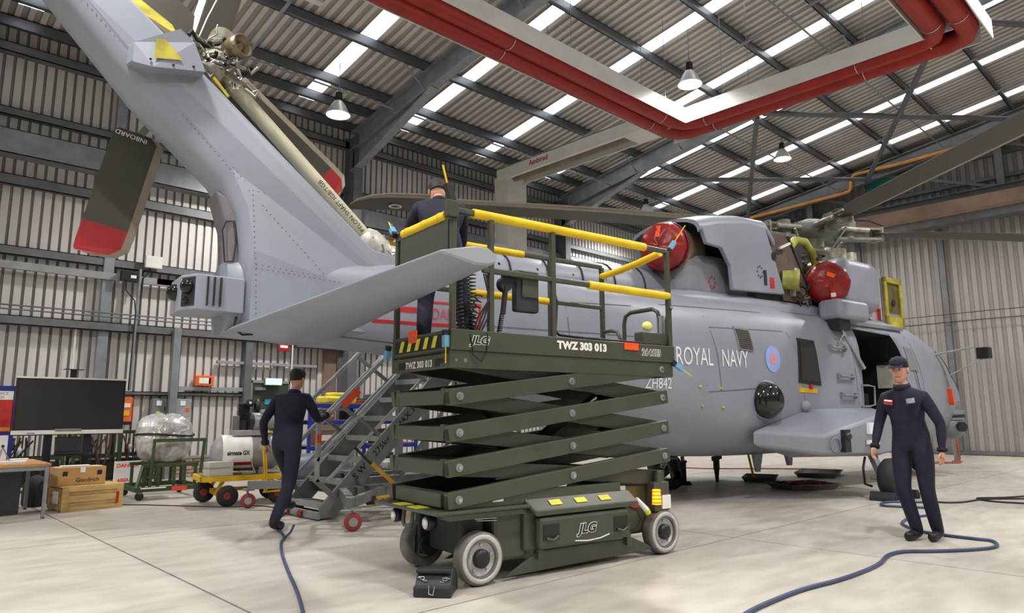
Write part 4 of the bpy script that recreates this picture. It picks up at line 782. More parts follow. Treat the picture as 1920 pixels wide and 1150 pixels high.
# scissor arms: each outer arm climbs to the rear, each inner arm to the front
ZL = [1.67,1.386,1.116,0.862,0.63]; ZR = [1.672,1.41,1.129,0.876,0.673]
def arm(p, q, v, w=0.06, h=0.125):
    m = MB(); a = Vector((p[0],v,p[1])); b = Vector((q[0],v,q[1])); d = (b-a).normalized()
    m.bar(a-d*0.05, b+d*0.05, w, h); o = m.build('scissor_arm', jg, JL, 0.006)
    return o
for k in range(4):
    for v in (0.035, V1-0.035):
        o = arm((-0.25,ZL[k+1]),(2.05,ZR[k]),v)
        if v < 0.1:
            e = Vector((-0.30,0.0345,ZL[k+1]-0.007)); MB().box(-0.3045,-0.300,0.012,0.058,ZL[k+1]-0.054,ZL[k+1]+0.036).build('arm_bore', jd, o)
            for (u, z) in ((-0.25+0.04,ZL[k+1]+0.004),(0.90,(ZL[k+1]+ZR[k])/2),(2.02,ZR[k]-0.004)):
                MB().cyl((u,0.005,z),(u,-0.006,z),0.031,seg=18).build('pivot_washer', galv, o); MB().cyl((u,-0.006,z),(u,-0.02,z),0.016,seg=12).build('pivot_bolt', chrome, o)
    for v in (0.115, V1-0.115): arm((-0.25,ZL[k]),(2.05,ZR[k+1]),v,0.06,0.125)
    zl, zr = ZL[k], ZR[k+1]; a = Vector((-0.22,0,zl)); b = Vector((2.02,0,zr))
    m = MB(); 
    P = [a.lerp(b,0.02)+Vector((0,0.15,0.0)), a.lerp(b,0.46)+Vector((0,0.15,0)), a.lerp(b,0.46)+Vector((0,V1-0.15,0)), a.lerp(b,0.02)+Vector((0,V1-0.15,0))]
    m.add([p+Vector((0,0,0.05)) for p in P]+[p+Vector((0,0,0.035)) for p in P],[(0,1,2,3),(7,6,5,4),(0,4,5,1),(1,5,6,2),(2,6,7,3),(3,7,4,0)]); m.build('arm_plate', jd, JL)
    P = [a.lerp(b,0.60)+Vector((0,0.15,0)), a.lerp(b,0.97)+Vector((0,0.15,0)), a.lerp(b,0.97)+Vector((0,V1-0.15,0)), a.lerp(b,0.60)+Vector((0,V1-0.15,0))]; m = MB()
    m.add([p+Vector((0,0,0.05)) for p in P]+[p+Vector((0,0,0.035)) for p in P],[(0,1,2,3),(7,6,5,4),(0,4,5,1),(1,5,6,2),(2,6,7,3),(3,7,4,0)]); m.build('arm_plate', jd, JL)
    MB().box(-0.30,-0.22,0.12,V1-0.12,ZL[k+1]-0.06,ZL[k+1]+0.05).build('cross_tube', jg, JL, 0.008)
    MB().cyl((0.90,0.08,(ZL[k+1]+ZR[k])/2),(0.90,V1-0.08,(ZL[k+1]+ZR[k])/2),0.03,seg=12).build('pivot_shaft', jd, JL)
    MB().box(1.98,2.06,0.14,V1-0.14,ZR[k]-0.05,ZR[k]+0.05).build('cross_tube', jd, JL, 0.008)
MB().cyl((0.35,0.48,0.72),(1.35,0.48,1.28),0.05,seg=14).build('lift_cylinder', jd, JL); MB().cyl((1.3,0.48,1.25),(1.6,0.48,1.42),0.03,seg=12).build('cylinder_rod', chrome, JL)
MB().tube([(0.2,0.45,1.35),(0.35,0.4,1.22),(0.5,0.42,1.18),(0.7,0.45,1.25)],0.018,8).build('hydraulic_hose', black, JL); MB().tube([(0.3,0.45,1.05),(0.45,0.4,0.98),(0.6,0.42,0.99)],0.016,8).build('hydraulic_hose', black, JL)
# platform
MB().box(U0,U1,0.03,V1-0.03,1.72,1.75).build('deck', jd, JL)
for v in (0.0, V1-0.03):
    m = MB(); m.box(U0,U1-0.02,v,v+0.03,1.60,1.735); m.build('platform_channel', jg, JL, 0.006)
    m = MB(); m.box(U0,U1,v-0.012,v+0.025,1.735,1.895); m.build('toe_board', jg, JL, 0.006)
MB().box(U0,U0+0.03,0.03,V1-0.03,1.60,1.715).build('end_channel', jg, JL, 0.005); MB().box(U0-0.005,U0+0.02,0.03,V1-0.03,1.735,1.89).build('end_toe_board', jg, JL, 0.005)
MB().box(U1-0.03,U1,0.03,V1-0.03,1.60,1.735).build('end_channel', jg, JL, 0.005)
m = MB(); m.box(-0.28,2.1,0.1,V1-0.1,1.66,1.72); m.build('deck_frame', jd, JL)
for k in range(5):
    v0 = 0.80-0.135*k; MB().add([(U0-0.008,v0,1.765),(U0-0.008,v0-0.06,1.765),(U0-0.008,v0-0.10,1.855),(U0-0.008,v0-0.04,1.855)],[(0,1,2,3)]).build('hazard_stripe', dec_y, JL)
MB().box(U0-0.012,U0-0.006,0.08,0.88,1.757,1.862).build('hazard_backing', black, JL)
for c in list(JL.children):
    if c.name.startswith('hazard_stripe'): c.location = (-0.008,0,0)
for (a, b) in ((0.1,0.22),(0.72,0.82)): MB().box(U0-0.004,U0+0.01,a,b,1.62,1.68).build('frame_slot', black, JL)
for (u, w) in ((-0.245,0.012),(-0.165,0.018)): MB().cyl((u,-0.002,1.66),(u,0.01,1.66),w,seg=12).build('frame_bolt', chrome, JL)
rz_, mz = 2.83, 2.385
def post(u, v, z0=1.86, z1=rz_, w=0.045): return MB().box(u-w/2,u+w/2,v-w/2,v+w/2,z0,z1).build('guard_post', jg, JL, 0.008)
for u in (-0.27, 0.08, 0.72, 2.17): post(u, 0.02)
for u in (-0.27, 0.72, 1.45, 2.17): post(u, V1-0.02)
for v in (0.02, V1-0.02):
    MB().bar((-0.27,v,rz_),(2.17,v,rz_),0.045,0.045).build('top_rail', jg, JL, 0.01); MB().bar((-0.0,v,mz),(2.17,v,mz),0.035,0.045).build('mid_rail', jg, JL, 0.01)
def sleeve(p, q, r=0.035): 
    o = MB().cyl(p, q, r, seg=18).build('foam_sleeve', foam, JL); return o
sleeve((-0.09,0.02,rz_),(1.86,0.02,rz_),0.038); sleeve((1.13,0.02,mz),(2.17,0.02,mz),0.037); sleeve((0.05,V1-0.02,rz_),(1.1,V1-0.02,rz_)); sleeve((0.45,V1-0.02,mz),(1.45,V1-0.02,mz))
MB().bar((U0+0.03,0.0,rz_-0.05),(U0+0.03,V1,rz_-0.05),0.045,0.045).build('end_rail', jg, JL); es = sleeve((U0+0.02,0.1,rz_-0.03),(U0+0.02,V1-0.14,rz_-0.03),0.04)
for v in (0.2,0.45,0.75): MB().lathe([(0.041,-0.01),(0.044,-0.01),(0.044,0.01),(0.041,0.01)], (U0+0.02,v,rz_-0.03),(0,1,0),18).build('foam_tie', foam, es)
MB().tube([(2.17,V1-0.02,rz_-0.10),(2.17,0.7,rz_-0.085),(2.17,0.4,rz_-0.05),(2.17,0.1,rz_+0.0)],0.036,14).build('foam_sleeve', foam, JL)
MB().box(U0+0.005,U0+0.02,0.06,V1-0.1,2.3,rz_-0.06).build('end_panel', jg, JL, 0.004)
MB().box(-0.35,-0.25,-0.03,0.03,rz_-0.07,rz_+0.06).build('rail_socket', jg, JL, 0.006); MB().bar((-0.27,0.02,rz_+0.03),(-0.33,0.02,rz_+0.2),0.05,0.05).build('rail_knuckle', jd, JL); MB().cyl((-0.33,0.02,rz_+0.2),(-0.37,0.02,rz_+0.34),0.008,seg=8).build('whisker', foam, JL)
# entry gate hoops at the rear end
def hoop(pts, r=0.02): return MB().tube(pts, r, 10).build('gate_hoop', jg, JL)
ug = 2.15
hoop([(ug,0.60,1.75),(ug,0.60,2.17),(ug,0.575,2.25),(ug,0.5,2.28),(ug,0.2,2.28),(ug,0.14,2.24),(ug,0.12,2.17),(ug,0.12,1.75)],0.022); hoop([(ug+0.02,0.05,1.9),(ug+0.02,0.05,2.15),(ug+0.02,0.02,2.24),(ug+0.02,-0.02,2.27)],0.02); hoop([(ug,0.66,1.75),(ug,0.66,2.02),(ug,0.70,2.1),(ug,0.78,2.12),(ug,0.9,2.12)],0.02)
MB().box(ug-0.02,ug+0.02,0.08,0.14,1.95,2.2).build('gate_hinge', alu, JL)
# control box hung on the near mid rail, lead, foot plug, coil cords
cbx = MB().box(0.36,0.60,0.05,0.13,2.09,2.44).build('control_box', pm('control_box_plastic', (44,46,56), 0.45, 0, 0.05, 8), JL, 0.02); MB().box(0.41,0.58,0.035,0.052,2.21,2.43).build('control_lid', jg, cbx, 0.006)
for (a,b) in ((0.43,2.24),(0.56,2.24),(0.43,2.40),(0.56,2.40)): MB().cyl((a,0.036,b),(a,0.030,b),0.006,seg=8).build('lid_screw', chrome, cbx)
MB().bar((0.22,0.06,2.36),(0.36,0.06,2.36),0.03,0.06).build('box_clamp', black, JL); MB().cyl((0.25,0.04,2.30),(0.25,0.1,2.30),0.06,seg=16).build('tool_balancer', black, JL)
MB().bar((0.25,0.05,2.28),(0.22,0.05,2.05),0.035,0.03).build('cable_grip', black, JL)
def coil(p, q, r, turns, wr=0.006, name='coil_cord', sag=0):
    p = Vector(p); q = Vector(q); n = turns*10; d = (q-p).normalized(); a = d.orthogonal().normalized(); b = d.cross(a)
    return MB().tube([p.lerp(q,i/n)+Vector((0,0,-sag*math.sin(math.pi*i/n)))+a*(r*math.cos(2*math.pi*i/10))+b*(r*math.sin(2*math.pi*i/10)) for i in range(n+1)], wr, 5).build(name, black, JL)
coil((0.22,0.06,2.05),(0.17,0.06,1.78),0.016,16)
coil((-0.20,0.06,2.34),(-0.16,0.08,1.86),0.03,16,0.006,'coil_cord',0.0); coil((-0.08,0.05,2.36),(-0.06,0.06,1.84),0.03,18); coil((-0.14,0.10,1.90),(0.0,0.06,2.2),0.03,14,0.006,'coil_cord',0.12)
for k in range(4): MB().tube([(0.02+0.02*k,0.03,2.36),(0.05+0.015*k,0.01,2.2),(0.04-0.03*k,0.0,2.0),(-0.02-0.02*k,0.04,1.85)],0.007,6).build('hanging_cable', black, JL)
MB().tube([(-0.13,-0.015,1.86),(-0.1,-0.018,1.7),(-0.03,-0.02,1.655),(0.02,-0.018,1.73),(0.03,-0.015,1.88)],0.005,6).build('hanging_cable', black, JL)
MB().tube([(0.74,0.05,2.36),(0.78,0.04,2.2),(0.76,0.04,1.95),(0.80,0.04,1.92),(1.1,0.03,1.91),(1.9,0.02,1.905)],0.012,8).build('supply_cable', black, JL)
MB().box(1.82,2.15,0.03,0.15,1.9,2.02).build('socket_box', jg, JL, 0.01); MB().sphere((1.93,0.08,2.08),0.05,12,8,(1.2,0.8,0.9)).build('work_light', pm('pale_yellow', (228,220,120), 0.5), JL)
# collision sensors with whiskers at the corners, orange tags
blue_b = pm('sensor_blue', (110,170,210), 0.4, 0, 0.05, 8)
def sensor(p, d, l=0.12):
    p = Vector(p); d = Vector(d).normalized(); o = MB().bar(p-d*0.045, p+d*0.045, 0.045, 0.05).build('collision_sensor', blue_b, JL, 0.006); MB().cyl(p+d*0.045, p+d*(0.045+l), 0.005, seg=6).build('whisker', foam, o); MB().bar(p-d*0.085, p-d*0.045, 0.04, 0.045).build('sensor_base', black, o)
sensor((U0-0.02,0.03,1.80),(0,0,-1)); sensor((U0-0.01,V1+0.02,2.86),(0.1,0.75,0.7)); sensor((U0-0.02,V1+0.05,1.76),(0,0.3,-1),0.03); sensor((2.24,0.0,2.9),(0.45,-0.3,0.8),0.2); sensor((2.24,-0.02,1.70),(0.8,-0.2,-0.5),0.12)
for (u,v,a) in ((1.58,-0.014,0),): MB().box(1.52,1.70,-0.02,-0.013,1.83,1.895).build('orange_tag', orange_m, JL)
MB().box(U0-0.02,U0-0.008,0.50,0.63,1.83,1.93).build('orange_tag', orange_m, JL)
# lettering
text('fleet_number','TWZ 303 013',0.088,wl_t,JL,pln((0.735,-0.016,1.80),(1,0,0),(0,0,1)),1.1,0.005); text('fleet_number','TWZ 303 013',0.072,wl_t,JL,pln((U0-0.004,0.70,1.625),(0,-1,0),(0,0,1)),1.05,0.003)
text('model_outline','2646ES',0.085,wl_t,JL,pln((1.75,-0.0135,1.79),(1,0,0),(0,0,1)),1.0,0.0055); text('model_number','2646ES',0.085,black,JL,pln((1.75,-0.0165,1.79),(1,0,0),(0,0,1)),1.0,0.0)
logo(JL,(-0.12,-0.014,1.79),(1,0,0),(0,0,1),0.085)
MB().box(0.10,0.20,0.015,0.02,0.595,0.63).build('small_decal', wl_t, JL)
# ================================================================= ACCESS STAIRS
stp = pm('stair_aluminium', (172,174,176), 0.4, 0.55, 0.06, 8); stg = pm('stair_grey', (128,130,130), 0.45, 0.4, 0.06, 6); std = pm('stair_tread', (96,98,98), 0.6, 0.2, 0.1, 20)
SR = thing('access_stairs', 'silver aluminium mobile access stairs on castors behind the scissor lift', 'stairs', (4.25,7.9,0))
W_ = 0.88; XT, ZT = 2.75, 2.78            # top landing start (local x) and height
def sline(x): return 0.12 + (x-0.05)*0.985
for y in (0.0, W_):
    m = MB(); m.prism([(0.02,0.02),(0.22,0.02),(XT+0.1,ZT-0.26),(XT+0.1,ZT+0.02),(XT-0.05,ZT+0.02),(0.02,0.16)], lambda a,b,t: (a,t,b), y-0.02, y+0.02); m.build('stringer', stg, SR, 0.004)
    MB().bar((0.1,y,sline(0.1)+0.28),(XT,y,sline(XT)+0.10),0.03,0.035).build('kick_rail', stp, SR)
    for dz, w in ((0.62,0.05),(1.03,0.055)):
        MB().bar((-0.05,y,sline(-0.05)+dz+0.06),(XT+0.1,y,sline(XT+0.1)+dz-0.04),w,0.05).build('handrail', stp, SR, 0.008)
    MB().bar((-0.03,y,0.45),(-0.03,y,1.34),0.05,0.05).build('newel_post', stp, SR, 0.006); MB().bar((-0.05,y,0.48),(0.36,y,0.14),0.05,0.06).build('post_brace', stg, SR, 0.006)
    for x in (0.62,1.35,2.1): MB().bar((x-0.33,y,sline(x-0.33)+1.0),(x+0.22,y,sline(x+0.22)+0.1),0.045,0.045).build('baluster', stg, SR, 0.005)
nst = 11
for k in range(nst):
    x = 0.06+k*(XT-0.1)/(nst-1); z = sline(x)+0.02; MB().box(x,x+0.24,0.02,W_-0.02,z-0.005,z+0.035).build('tread', std, SR, 0.004); MB().box(x-0.012,x+0.005,0.02,W_-0.02,z-0.02,z+0.05).build('nosing', stp, SR)
MB().box(XT-0.02,XT+1.5,0,W_,ZT-0.06,ZT).build('landing', std, SR)
for (x,y) in ((XT+0.05,0),(XT+1.45,0),(XT+0.05,W_),(XT+1.45,W_)):
    MB().box(x-0.025,x+0.025,y-0.025,y+0.025,0.3,ZT).build('support_leg', stg, SR); MB().box(x-0.025,x+0.025,y-0.025,y+0.025,ZT,ZT+1.12).build('guard_post', stp, SR)
for y in (0,W_):
    for dz in (0.55,1.1): MB().bar((XT,y,ZT+dz),(XT+1.5,y,ZT+dz),0.045,0.05).build('guard_rail', stp, SR, 0.006)
    MB().bar((XT-0.5,y,0.4),(XT+1.4,y,2.4),0.04,0.04).build('diagonal', stg, SR)
    MB().bar((XT-1.6,y,0.4),(XT-0.4,y,1.9),0.04,0.04).build('diagonal', stg, SR)
# base frame with outriggers and castors
MB().bar((0.5,-0.15,0.31),(0.5,W_+0.15,0.31),0.10,0.12).build('cross_beam', stg, SR, 0.006); MB().box(0.0,0.26,0.0,W_,0.03,0.06).build('bottom_step', std, SR); MB().box(-0.015,0.02,-0.02,W_+0.02,0.015,0.1).build('bottom_step_edge', stp, SR); MB().bar((2.9,-0.5,0.31),(2.9,W_+0.5,0.31),0.10,0.12).build('cross_beam', stg, SR, 0.006)
for y in (-0.05,W_+0.05): MB().bar((0.3,y,0.33),(4.2,y,0.33),0.08,0.10).build('base_rail', stg, SR, 0.006)
MB().bar((-0.12,-1.0,0.31),(0.95,-0.1,0.33),0.06,0.11).build('outrigger', stg, SR, 0.005); MB().bar((-0.12,W_+0.87,0.31),(0.6,W_+0.05,0.33),0.06,0.11).build('outrigger', stg, SR, 0.005); MB().bar((-0.16,-1.02,0.31),(0.3,-0.05,0.31),0.09,0.12).build('outrigger', stg, SR, 0.005)
redw = pm('castor_red', (150,58,50), 0.5, 0, 0.1, 10)
for (x,y) in ((-0.1,-0.98),(-0.12,W_+0.85),(2.9,-0.5),(2.9,W_+0.45),(4.2,0.4)):
    MB().box(x-0.06,x+0.06,y-0.06,y+0.06,0.235,0.26).build('castor_plate', stp, SR); c = MB().lathe([(0.05,-0.025),(0.095,-0.025),(0.10,0),(0.095,0.025),(0.05,0.025),(0.04,0),(0.05,-0.025)], (x,y,0.10), (0.4,1,0), 24).build('castor_wheel', redw, SR); MB().cyl((x-0.012,y-0.03,0.1),(x+0.012,y+0.03,0.1),0.05,seg=14).build('castor_hub', stp, c)
    MB().bar((x+0.0,y+0.035,0.1),(x,y+0.02,0.24),0.05,0.012).build('castor_fork', stp, SR)
MB().lathe([(0.02,-0.02),(0.05,-0.02),(0.05,0.02),(0.02,0.02)],(0.0,0.42,0.05),(0,1,0),16).build('kick_wheel', redw, SR)
for y in (0.35,0.7): MB().cyl((0.0,y,0.05),(0.0,y+0.04,0.05),0.045,seg=14).build('kick_wheel', redw, SR)
yj = pm('jack_ochre', (190,150,30), 0.45, 0, 0.1, 8)
MB().bar((0.38,-0.62,0.25),(0.95,-0.62,0.27),0.09,0.10).build('hydraulic_pump', yj, SR, 0.02); text('pump_lettering','ENERPAC',0.06,black,SR,pln((0.46,-0.667,0.235),(1,0,0.03),(0,0,1)),1.0,0.001); MB().cyl((0.30,-0.62,0.26),(0.40,-0.62,0.26),0.05,seg=14).build('pump_knob', black, SR)
MB().bar((0.55,-0.3,0.66),(0.90,-0.45,0.32),0.05,0.05).build('jack_strut', yj, SR); MB().cyl((0.36,-0.2,0.86),(0.58,-0.31,0.62),0.018,seg=8).build('jack_rod', jd, SR)
for (x, dz, l) in ((0.28,1.05,0.22),(-0.03,0,0)):
    if l: MB().bar((x,-0.03,sline(x)+1.02),(x+l,-0.03,sline(x+l)+1.01),0.012,0.09).build('orange_tape', orange_m, SR)
    else: MB().box(-0.06,0.0,-0.03,-0.026,0.92,1.02).build('orange_tape', orange_m, SR)
e = Vector((1,0,0.985)).normalized(); nn = Vector((-0.985,0,1)).normalized()
text('stair_lettering','S W L  275kg',0.115,black,SR,pln(Vector((0.5,-0.0215,sline(0.5)-0.12)),e,nn),1.1,0.002); text('stair_lettering','MAX 3 PERS',0.115,black,SR,pln(Vector((1.13,-0.0215,sline(1.13)-0.12)),e,nn),1.1,0.002)

# ================================================================= YELLOW TROLLEY, COMPRESSOR
TR = thing('flatbed_trolley', 'yellow flatbed trolley with pneumatic tyres carrying the air compressor', 'trolley', (4.35,10.35,0), math.radians(-12))
MB().box(-0.62,0.62,-0.36,0.36,0.385,0.41).build('deck', pm('trolley_deck', (120,112,92), 0.6, 0, 0.12, 8), TR)
m = MB(); m.box(-0.64,0.64,-0.385,-0.36,0.34,0.415); m.box(-0.64,0.64,0.36,0.385,0.34,0.415); m.box(-0.64,-0.615,-0.385,0.385,0.34,0.415); m.box(0.615,0.64,-0.385,0.385,0.34,0.415); m.build('deck_frame', yellow_m, TR)
for (x,y) in ((-0.48,0.32),(-0.28,-0.42),(0.42,-0.36),(0.45,0.34)):
    w = MB().lathe([(0.05,-0.045),(0.12,-0.045),(0.145,-0.02),(0.145,0.02),(0.12,0.045),(0.05,0.045),(0.05,-0.045)], (x,y,0.145), (0.15,1,0), 24).build('tyre', tyre, TR); MB().lathe([(0,-0.03),(0.03,-0.05),(0.065,-0.04),(0.065,0.04),(0.03,0.05),(0,0.03)],(x,y,0.145),(0.15,1,0),16).build('wheel_centre', pm('wheel_red', (150,40,46), 0.5), w)
for x in (-0.4,0.44): MB().bar((x,-0.38,0.16),(x,0.38,0.16),0.03,0.04).build('axle', yellow_m, TR)
for (x,y) in ((-0.42,-0.3),(-0.42,0.3),(0.42,-0.3),(0.42,0.3)): MB().bar((x,y,0.17),(x*0.75,y,0.36),0.03,0.05).build('strut', yellow_m, TR)
MB().bar((-0.45,0,0.2),(0.45,0,0.2),0.04,0.05).build('reach_bar', yellow_m, TR)
for k in (0, 0.03): MB().tube([(0.22+k,-0.42,0.17),(0.20+k,-0.43,0.5),(0.16+k,-0.42,0.9),(0.17+k,-0.36,0.99),(0.25+k,-0.2,1.01),(0.34+k,0.0,1.01),(0.42+k,0.08,0.96),(0.46+k,0.1,0.5)],0.013,8).build('draw_handle', yellow_m, TR)
MB().bar((0.2,-0.42,0.17),(0.6,-0.42,0.19),0.03,0.02).build('draw_bar', yellow_m, TR)
CP = thing('air_compressor', 'grey air compressor tank with motor and black pump on the yellow trolley', 'compressor', (4.38,10.36,0.41), math.radians(-12))
cg = pm('compressor_grey', (150,150,152), 0.4, 0.1, 0.04, 5)
MB().lathe([(0,-0.52),(0.12,-0.50),(0.2,-0.45),(0.25,-0.36),(0.26,-0.28),(0.26,0.28),(0.25,0.36),(0.2,0.45),(0.12,0.5),(0,0.52)], (0.02,0.05,0.30), (1,0,0), 32).build('tank', cg, CP)
for x in (-0.28,0.2): MB().box(x-0.04,x+0.04,-0.15,0.22,0.0,0.1).build('tank_foot', cg, CP)
m = MB(); m.add([(x,0.05+0.264*math.cos(t),0.30+0.264*math.sin(t)) for x in (-0.36,0.05) for t in [math.radians(100+i*11) for i in range(13)]],[(i,i+1,14+i,13+i) for i in range(12)],True); m.build('tank_label', paper_m, CP)
def ont(x, y): t = math.radians(180)+ (0.02-y)/0.266; return Vector((-0.30+x, 0.05+0.267*math.cos(t), 0.30+0.267*math.sin(t)))
text('label_lettering','airmate GX',0.085,black,CP,ont,0.75,0.003)
MB().add([(x,0.05+0.268*math.cos(t),0.30+0.268*math.sin(t)) for x in (-0.36,0.05) for t in [math.radians(207+i*4) for i in range(4)]],[(i,i+1,5+i,4+i) for i in range(3)],True).build('label_band', red_m, CP)
MB().box(-0.22,0.3,-0.1,0.2,0.55,0.63).build('mounting_plate', cg, CP, 0.01)
MB().lathe([(0,-0.17),(0.11,-0.17),(0.125,-0.15),(0.125,0.12),(0.11,0.14),(0.06,0.16),(0,0.16)], (0.20,-0.02,0.76), (1,0.25,0), 24).build('electric_motor', cg, CP)
for k in range(10): t = k*0.62; MB().bar((0.08,-0.05+0.127*math.cos(t),0.76+0.127*math.sin(t)),(0.32,0.01+0.127*math.cos(t),0.76+0.127*math.sin(t)),0.008,0.012).build('motor_fin', cg, CP)
MB().lathe([(0,0),(0.12,0),(0.12,0.03),(0,0.03)],(0.03,-0.06,0.76),(-1,-0.25,0),24).build('fan_cowl', blk_plastic, CP); MB().box(0.16,0.3,-0.1,0.04,0.87,0.93).build('terminal_box', grey_m, CP, 0.01)
for k in range(8): MB().box(-0.14,0.04,0.0,0.16,0.80+k*0.028,0.812+k*0.028).build('pump_fin', black, CP)
MB().box(-0.12,0.02,0.02,0.14,0.62,1.03).build('pump_block', jd, CP, 0.01); MB().box(-0.2,-0.12,-0.02,0.12,0.62,0.84).build('crankcase', galv_dark, CP, 0.01)
MB().lathe([(0,0),(0.04,0),(0.055,0.02),(0.055,0.05),(0,0.05)],(0.0,-0.02,1.03),(0.1,-1,0),18).build('air_filter', black, CP); MB().lathe([(0,0),(0.02,0),(0.02,0.01),(0,0.01)],(0.005,-0.072,1.03),(0.1,-1,0),14).build('filter_cap', paper_m, CP); MB().lathe([(0.06,-0.03),(0.11,-0.03),(0.11,0.03),(0.06,0.03)],(0.14,0.12,0.98),(1,0,0),20).build('flywheel_guard', blk_plastic, CP)
MB().tube([(-0.05,0.05,0.62),(0.0,-0.18,0.4),(0.06,-0.2,0.1),(0.1,-0.2,0.02),(0.0,-0.3,0.02),(-0.1,-0.3,0.02)],0.012,6).build('air_line', grey_m, CP)
bxx = tag(MB().box(-0.17,0.17,-0.11,0.11,0,0.2).build('electrical_box', pm('box_cream', (188,190,178), 0.5), None, 0.01, loc=(3.93,10.22,0.41)), 'pale cream electrical box beside the compressor tank on the trolley', 'box')
MB().box(-0.175,0.175,-0.115,0.115,0.11,0.125).build('lid_seam', grey_m, bxx)

# ================================================================= GREEN ENGINE STAND + WRAPPED ENGINE
gn = pm('stand_green', (58,74,44), 0.45, 0, 0.08, 5)
GS = thing('engine_stand', 'dark green steel engine stand on four castors left of the compressor', 'stand', (3.78,12.05,0), math.radians(-2))
for y in (-0.48,0.48): MB().bar((-0.52,y,0.16),(0.45,y,0.16),0.05,0.07).build('base_rail', gn, GS, 0.005); MB().bar((-0.42,y*0.75,0.50),(0.40,y*0.75,0.50),0.05,0.05).build('upper_rail', gn, GS, 0.005)
for x in (-0.5,0.42): MB().bar((x,-0.5,0.16),(x,0.5,0.16),0.05,0.07).build('base_cross', gn, GS, 0.005)
for x in (-0.38,-0.18,0.05,0.2,0.36):
    for y in (-0.36,0.36): MB().bar((x,y,0.17),(x,y,0.50),0.04,0.04).build('upright', gn, GS)
for x in (-0.52,): MB().bar((x+0.02,-0.48,0.17),(x+0.12,-0.36,0.5),0.04,0.05).build('brace', gn, GS)
MB().tube([(-0.32,-0.47,0.17),(-0.30,-0.5,0.89)],0.026,4).build('end_frame', gn, GS); MB().tube([(0.40,-0.45,0.17),(0.43,-0.5,0.89)],0.026,4).build('end_frame', gn, GS); MB().bar((-0.32,-0.5,0.88),(0.45,-0.5,0.88),0.045,0.05).build('end_frame_top', gn, GS)
MB().box(-0.02,0.2,-0.53,-0.518,0.12,0.185).build('red_label', pm('label_red', (214,70,50), 0.5), GS); MB().box(-0.45,-0.1,-0.515,-0.51,0.17,0.19).build('label_strip', paper_m, GS)
for (x,y) in ((-0.45,-0.46),(0.40,-0.42),(-0.45,0.46),(0.38,0.46)):
    MB().lathe([(0,-0.022),(0.055,-0.022),(0.062,0),(0.055,0.022),(0,0.022)],(x,y,0.062),(0.5,1,0),18).build('castor', black, GS); MB().box(x-0.035,x+0.035,y-0.035,y+0.035,0.1,0.13).build('castor_plate', galv_dark, GS)
wrapm = bpy.data.materials.new('plastic_wrap'); wrapm.use_nodes = True; nt = wrapm.node_tree; b = nt.nodes['Principled BSDF']
b.inputs['Base Color'].default_value = (0.62,0.64,0.65,1); b.inputs['Roughness'].default_value = 0.18; b.inputs['Metallic'].default_value = 0.15
vn = nt.nodes.new('ShaderNodeTexNoise'); vn.inputs['Scale'].default_value = 4.5; vn.inputs['Distortion'].default_value = 1.2; vn.inputs['Detail'].default_value = 3; tcn = nt.nodes.new('ShaderNodeTexCoord'); nt.links.new(tcn.outputs['Object'], vn.inputs[0])
bpn = nt.nodes.new('ShaderNodeBump'); bpn.inputs['Strength'].default_value = 1.0; bpn.inputs['Distance'].default_value = 0.04; nt.links.new(vn.outputs[0], bpn.inputs['Height']); nt.links.new(bpn.outputs[0], b.inputs['Normal'])
rpn = nt.nodes.new('ShaderNodeValToRGB'); rpn.color_ramp.elements[0].color = (0.30,0.29,0.27,1); rpn.color_ramp.elements[1].color = (0.62,0.63,0.64,1); rpn.color_ramp.elements[0].position = 0.35; rpn.color_ramp.elements[1].position = 0.65; nt.links.new(vn.outputs[0], rpn.inputs[0]); nt.links.new(rpn.outputs[0], b.inputs['Base Color'])
WE = thing('wrapped_engine', 'bulky engine wrapped in crumpled clear plastic on the green stand', 'engine', (3.73,12.0,0.53))
m = MB(); R = []; random.seed(5)
for k, (z, rx, ry) in enumerate(((0.0,0.22,0.2),(0.03,0.28,0.25),(0.12,0.36,0.31),(0.22,0.41,0.36),(0.33,0.43,0.37),(0.42,0.43,0.37),(0.44,0.42,0.36),(0.50,0.41,0.36),(0.58,0.40,0.34),(0.66,0.34,0.28),(0.72,0.22,0.2),(0.75,0.08,0.08))):
    R.append([(rx*math.cos(t)*(1+random.uniform(-0.05,0.05)) + 0.02*math.sin(5*t), ry*math.sin(t)*(1+random.uniform(-0.05,0.05)), z+random.uniform(-0.02,0.02)*(1 if k > 1 else 0)+0.015*math.cos(t*2)*(k>6)) for t in [2*math.pi*i/40 for i in range(40)]])
m.loft(R); m.build('plastic_wrap', wrapm, WE)
MB().tube([(0.437*math.cos(t), 0.385*math.sin(t), 0.43+0.02*math.sin(2*t)) for t in [2*math.pi*i/40 for i in range(41)]],0.016,6).build('strap', black, WE)
MB().box(-0.25,0.28,-0.22,0.22,-0.03,0.02).build('cradle', gn, WE)

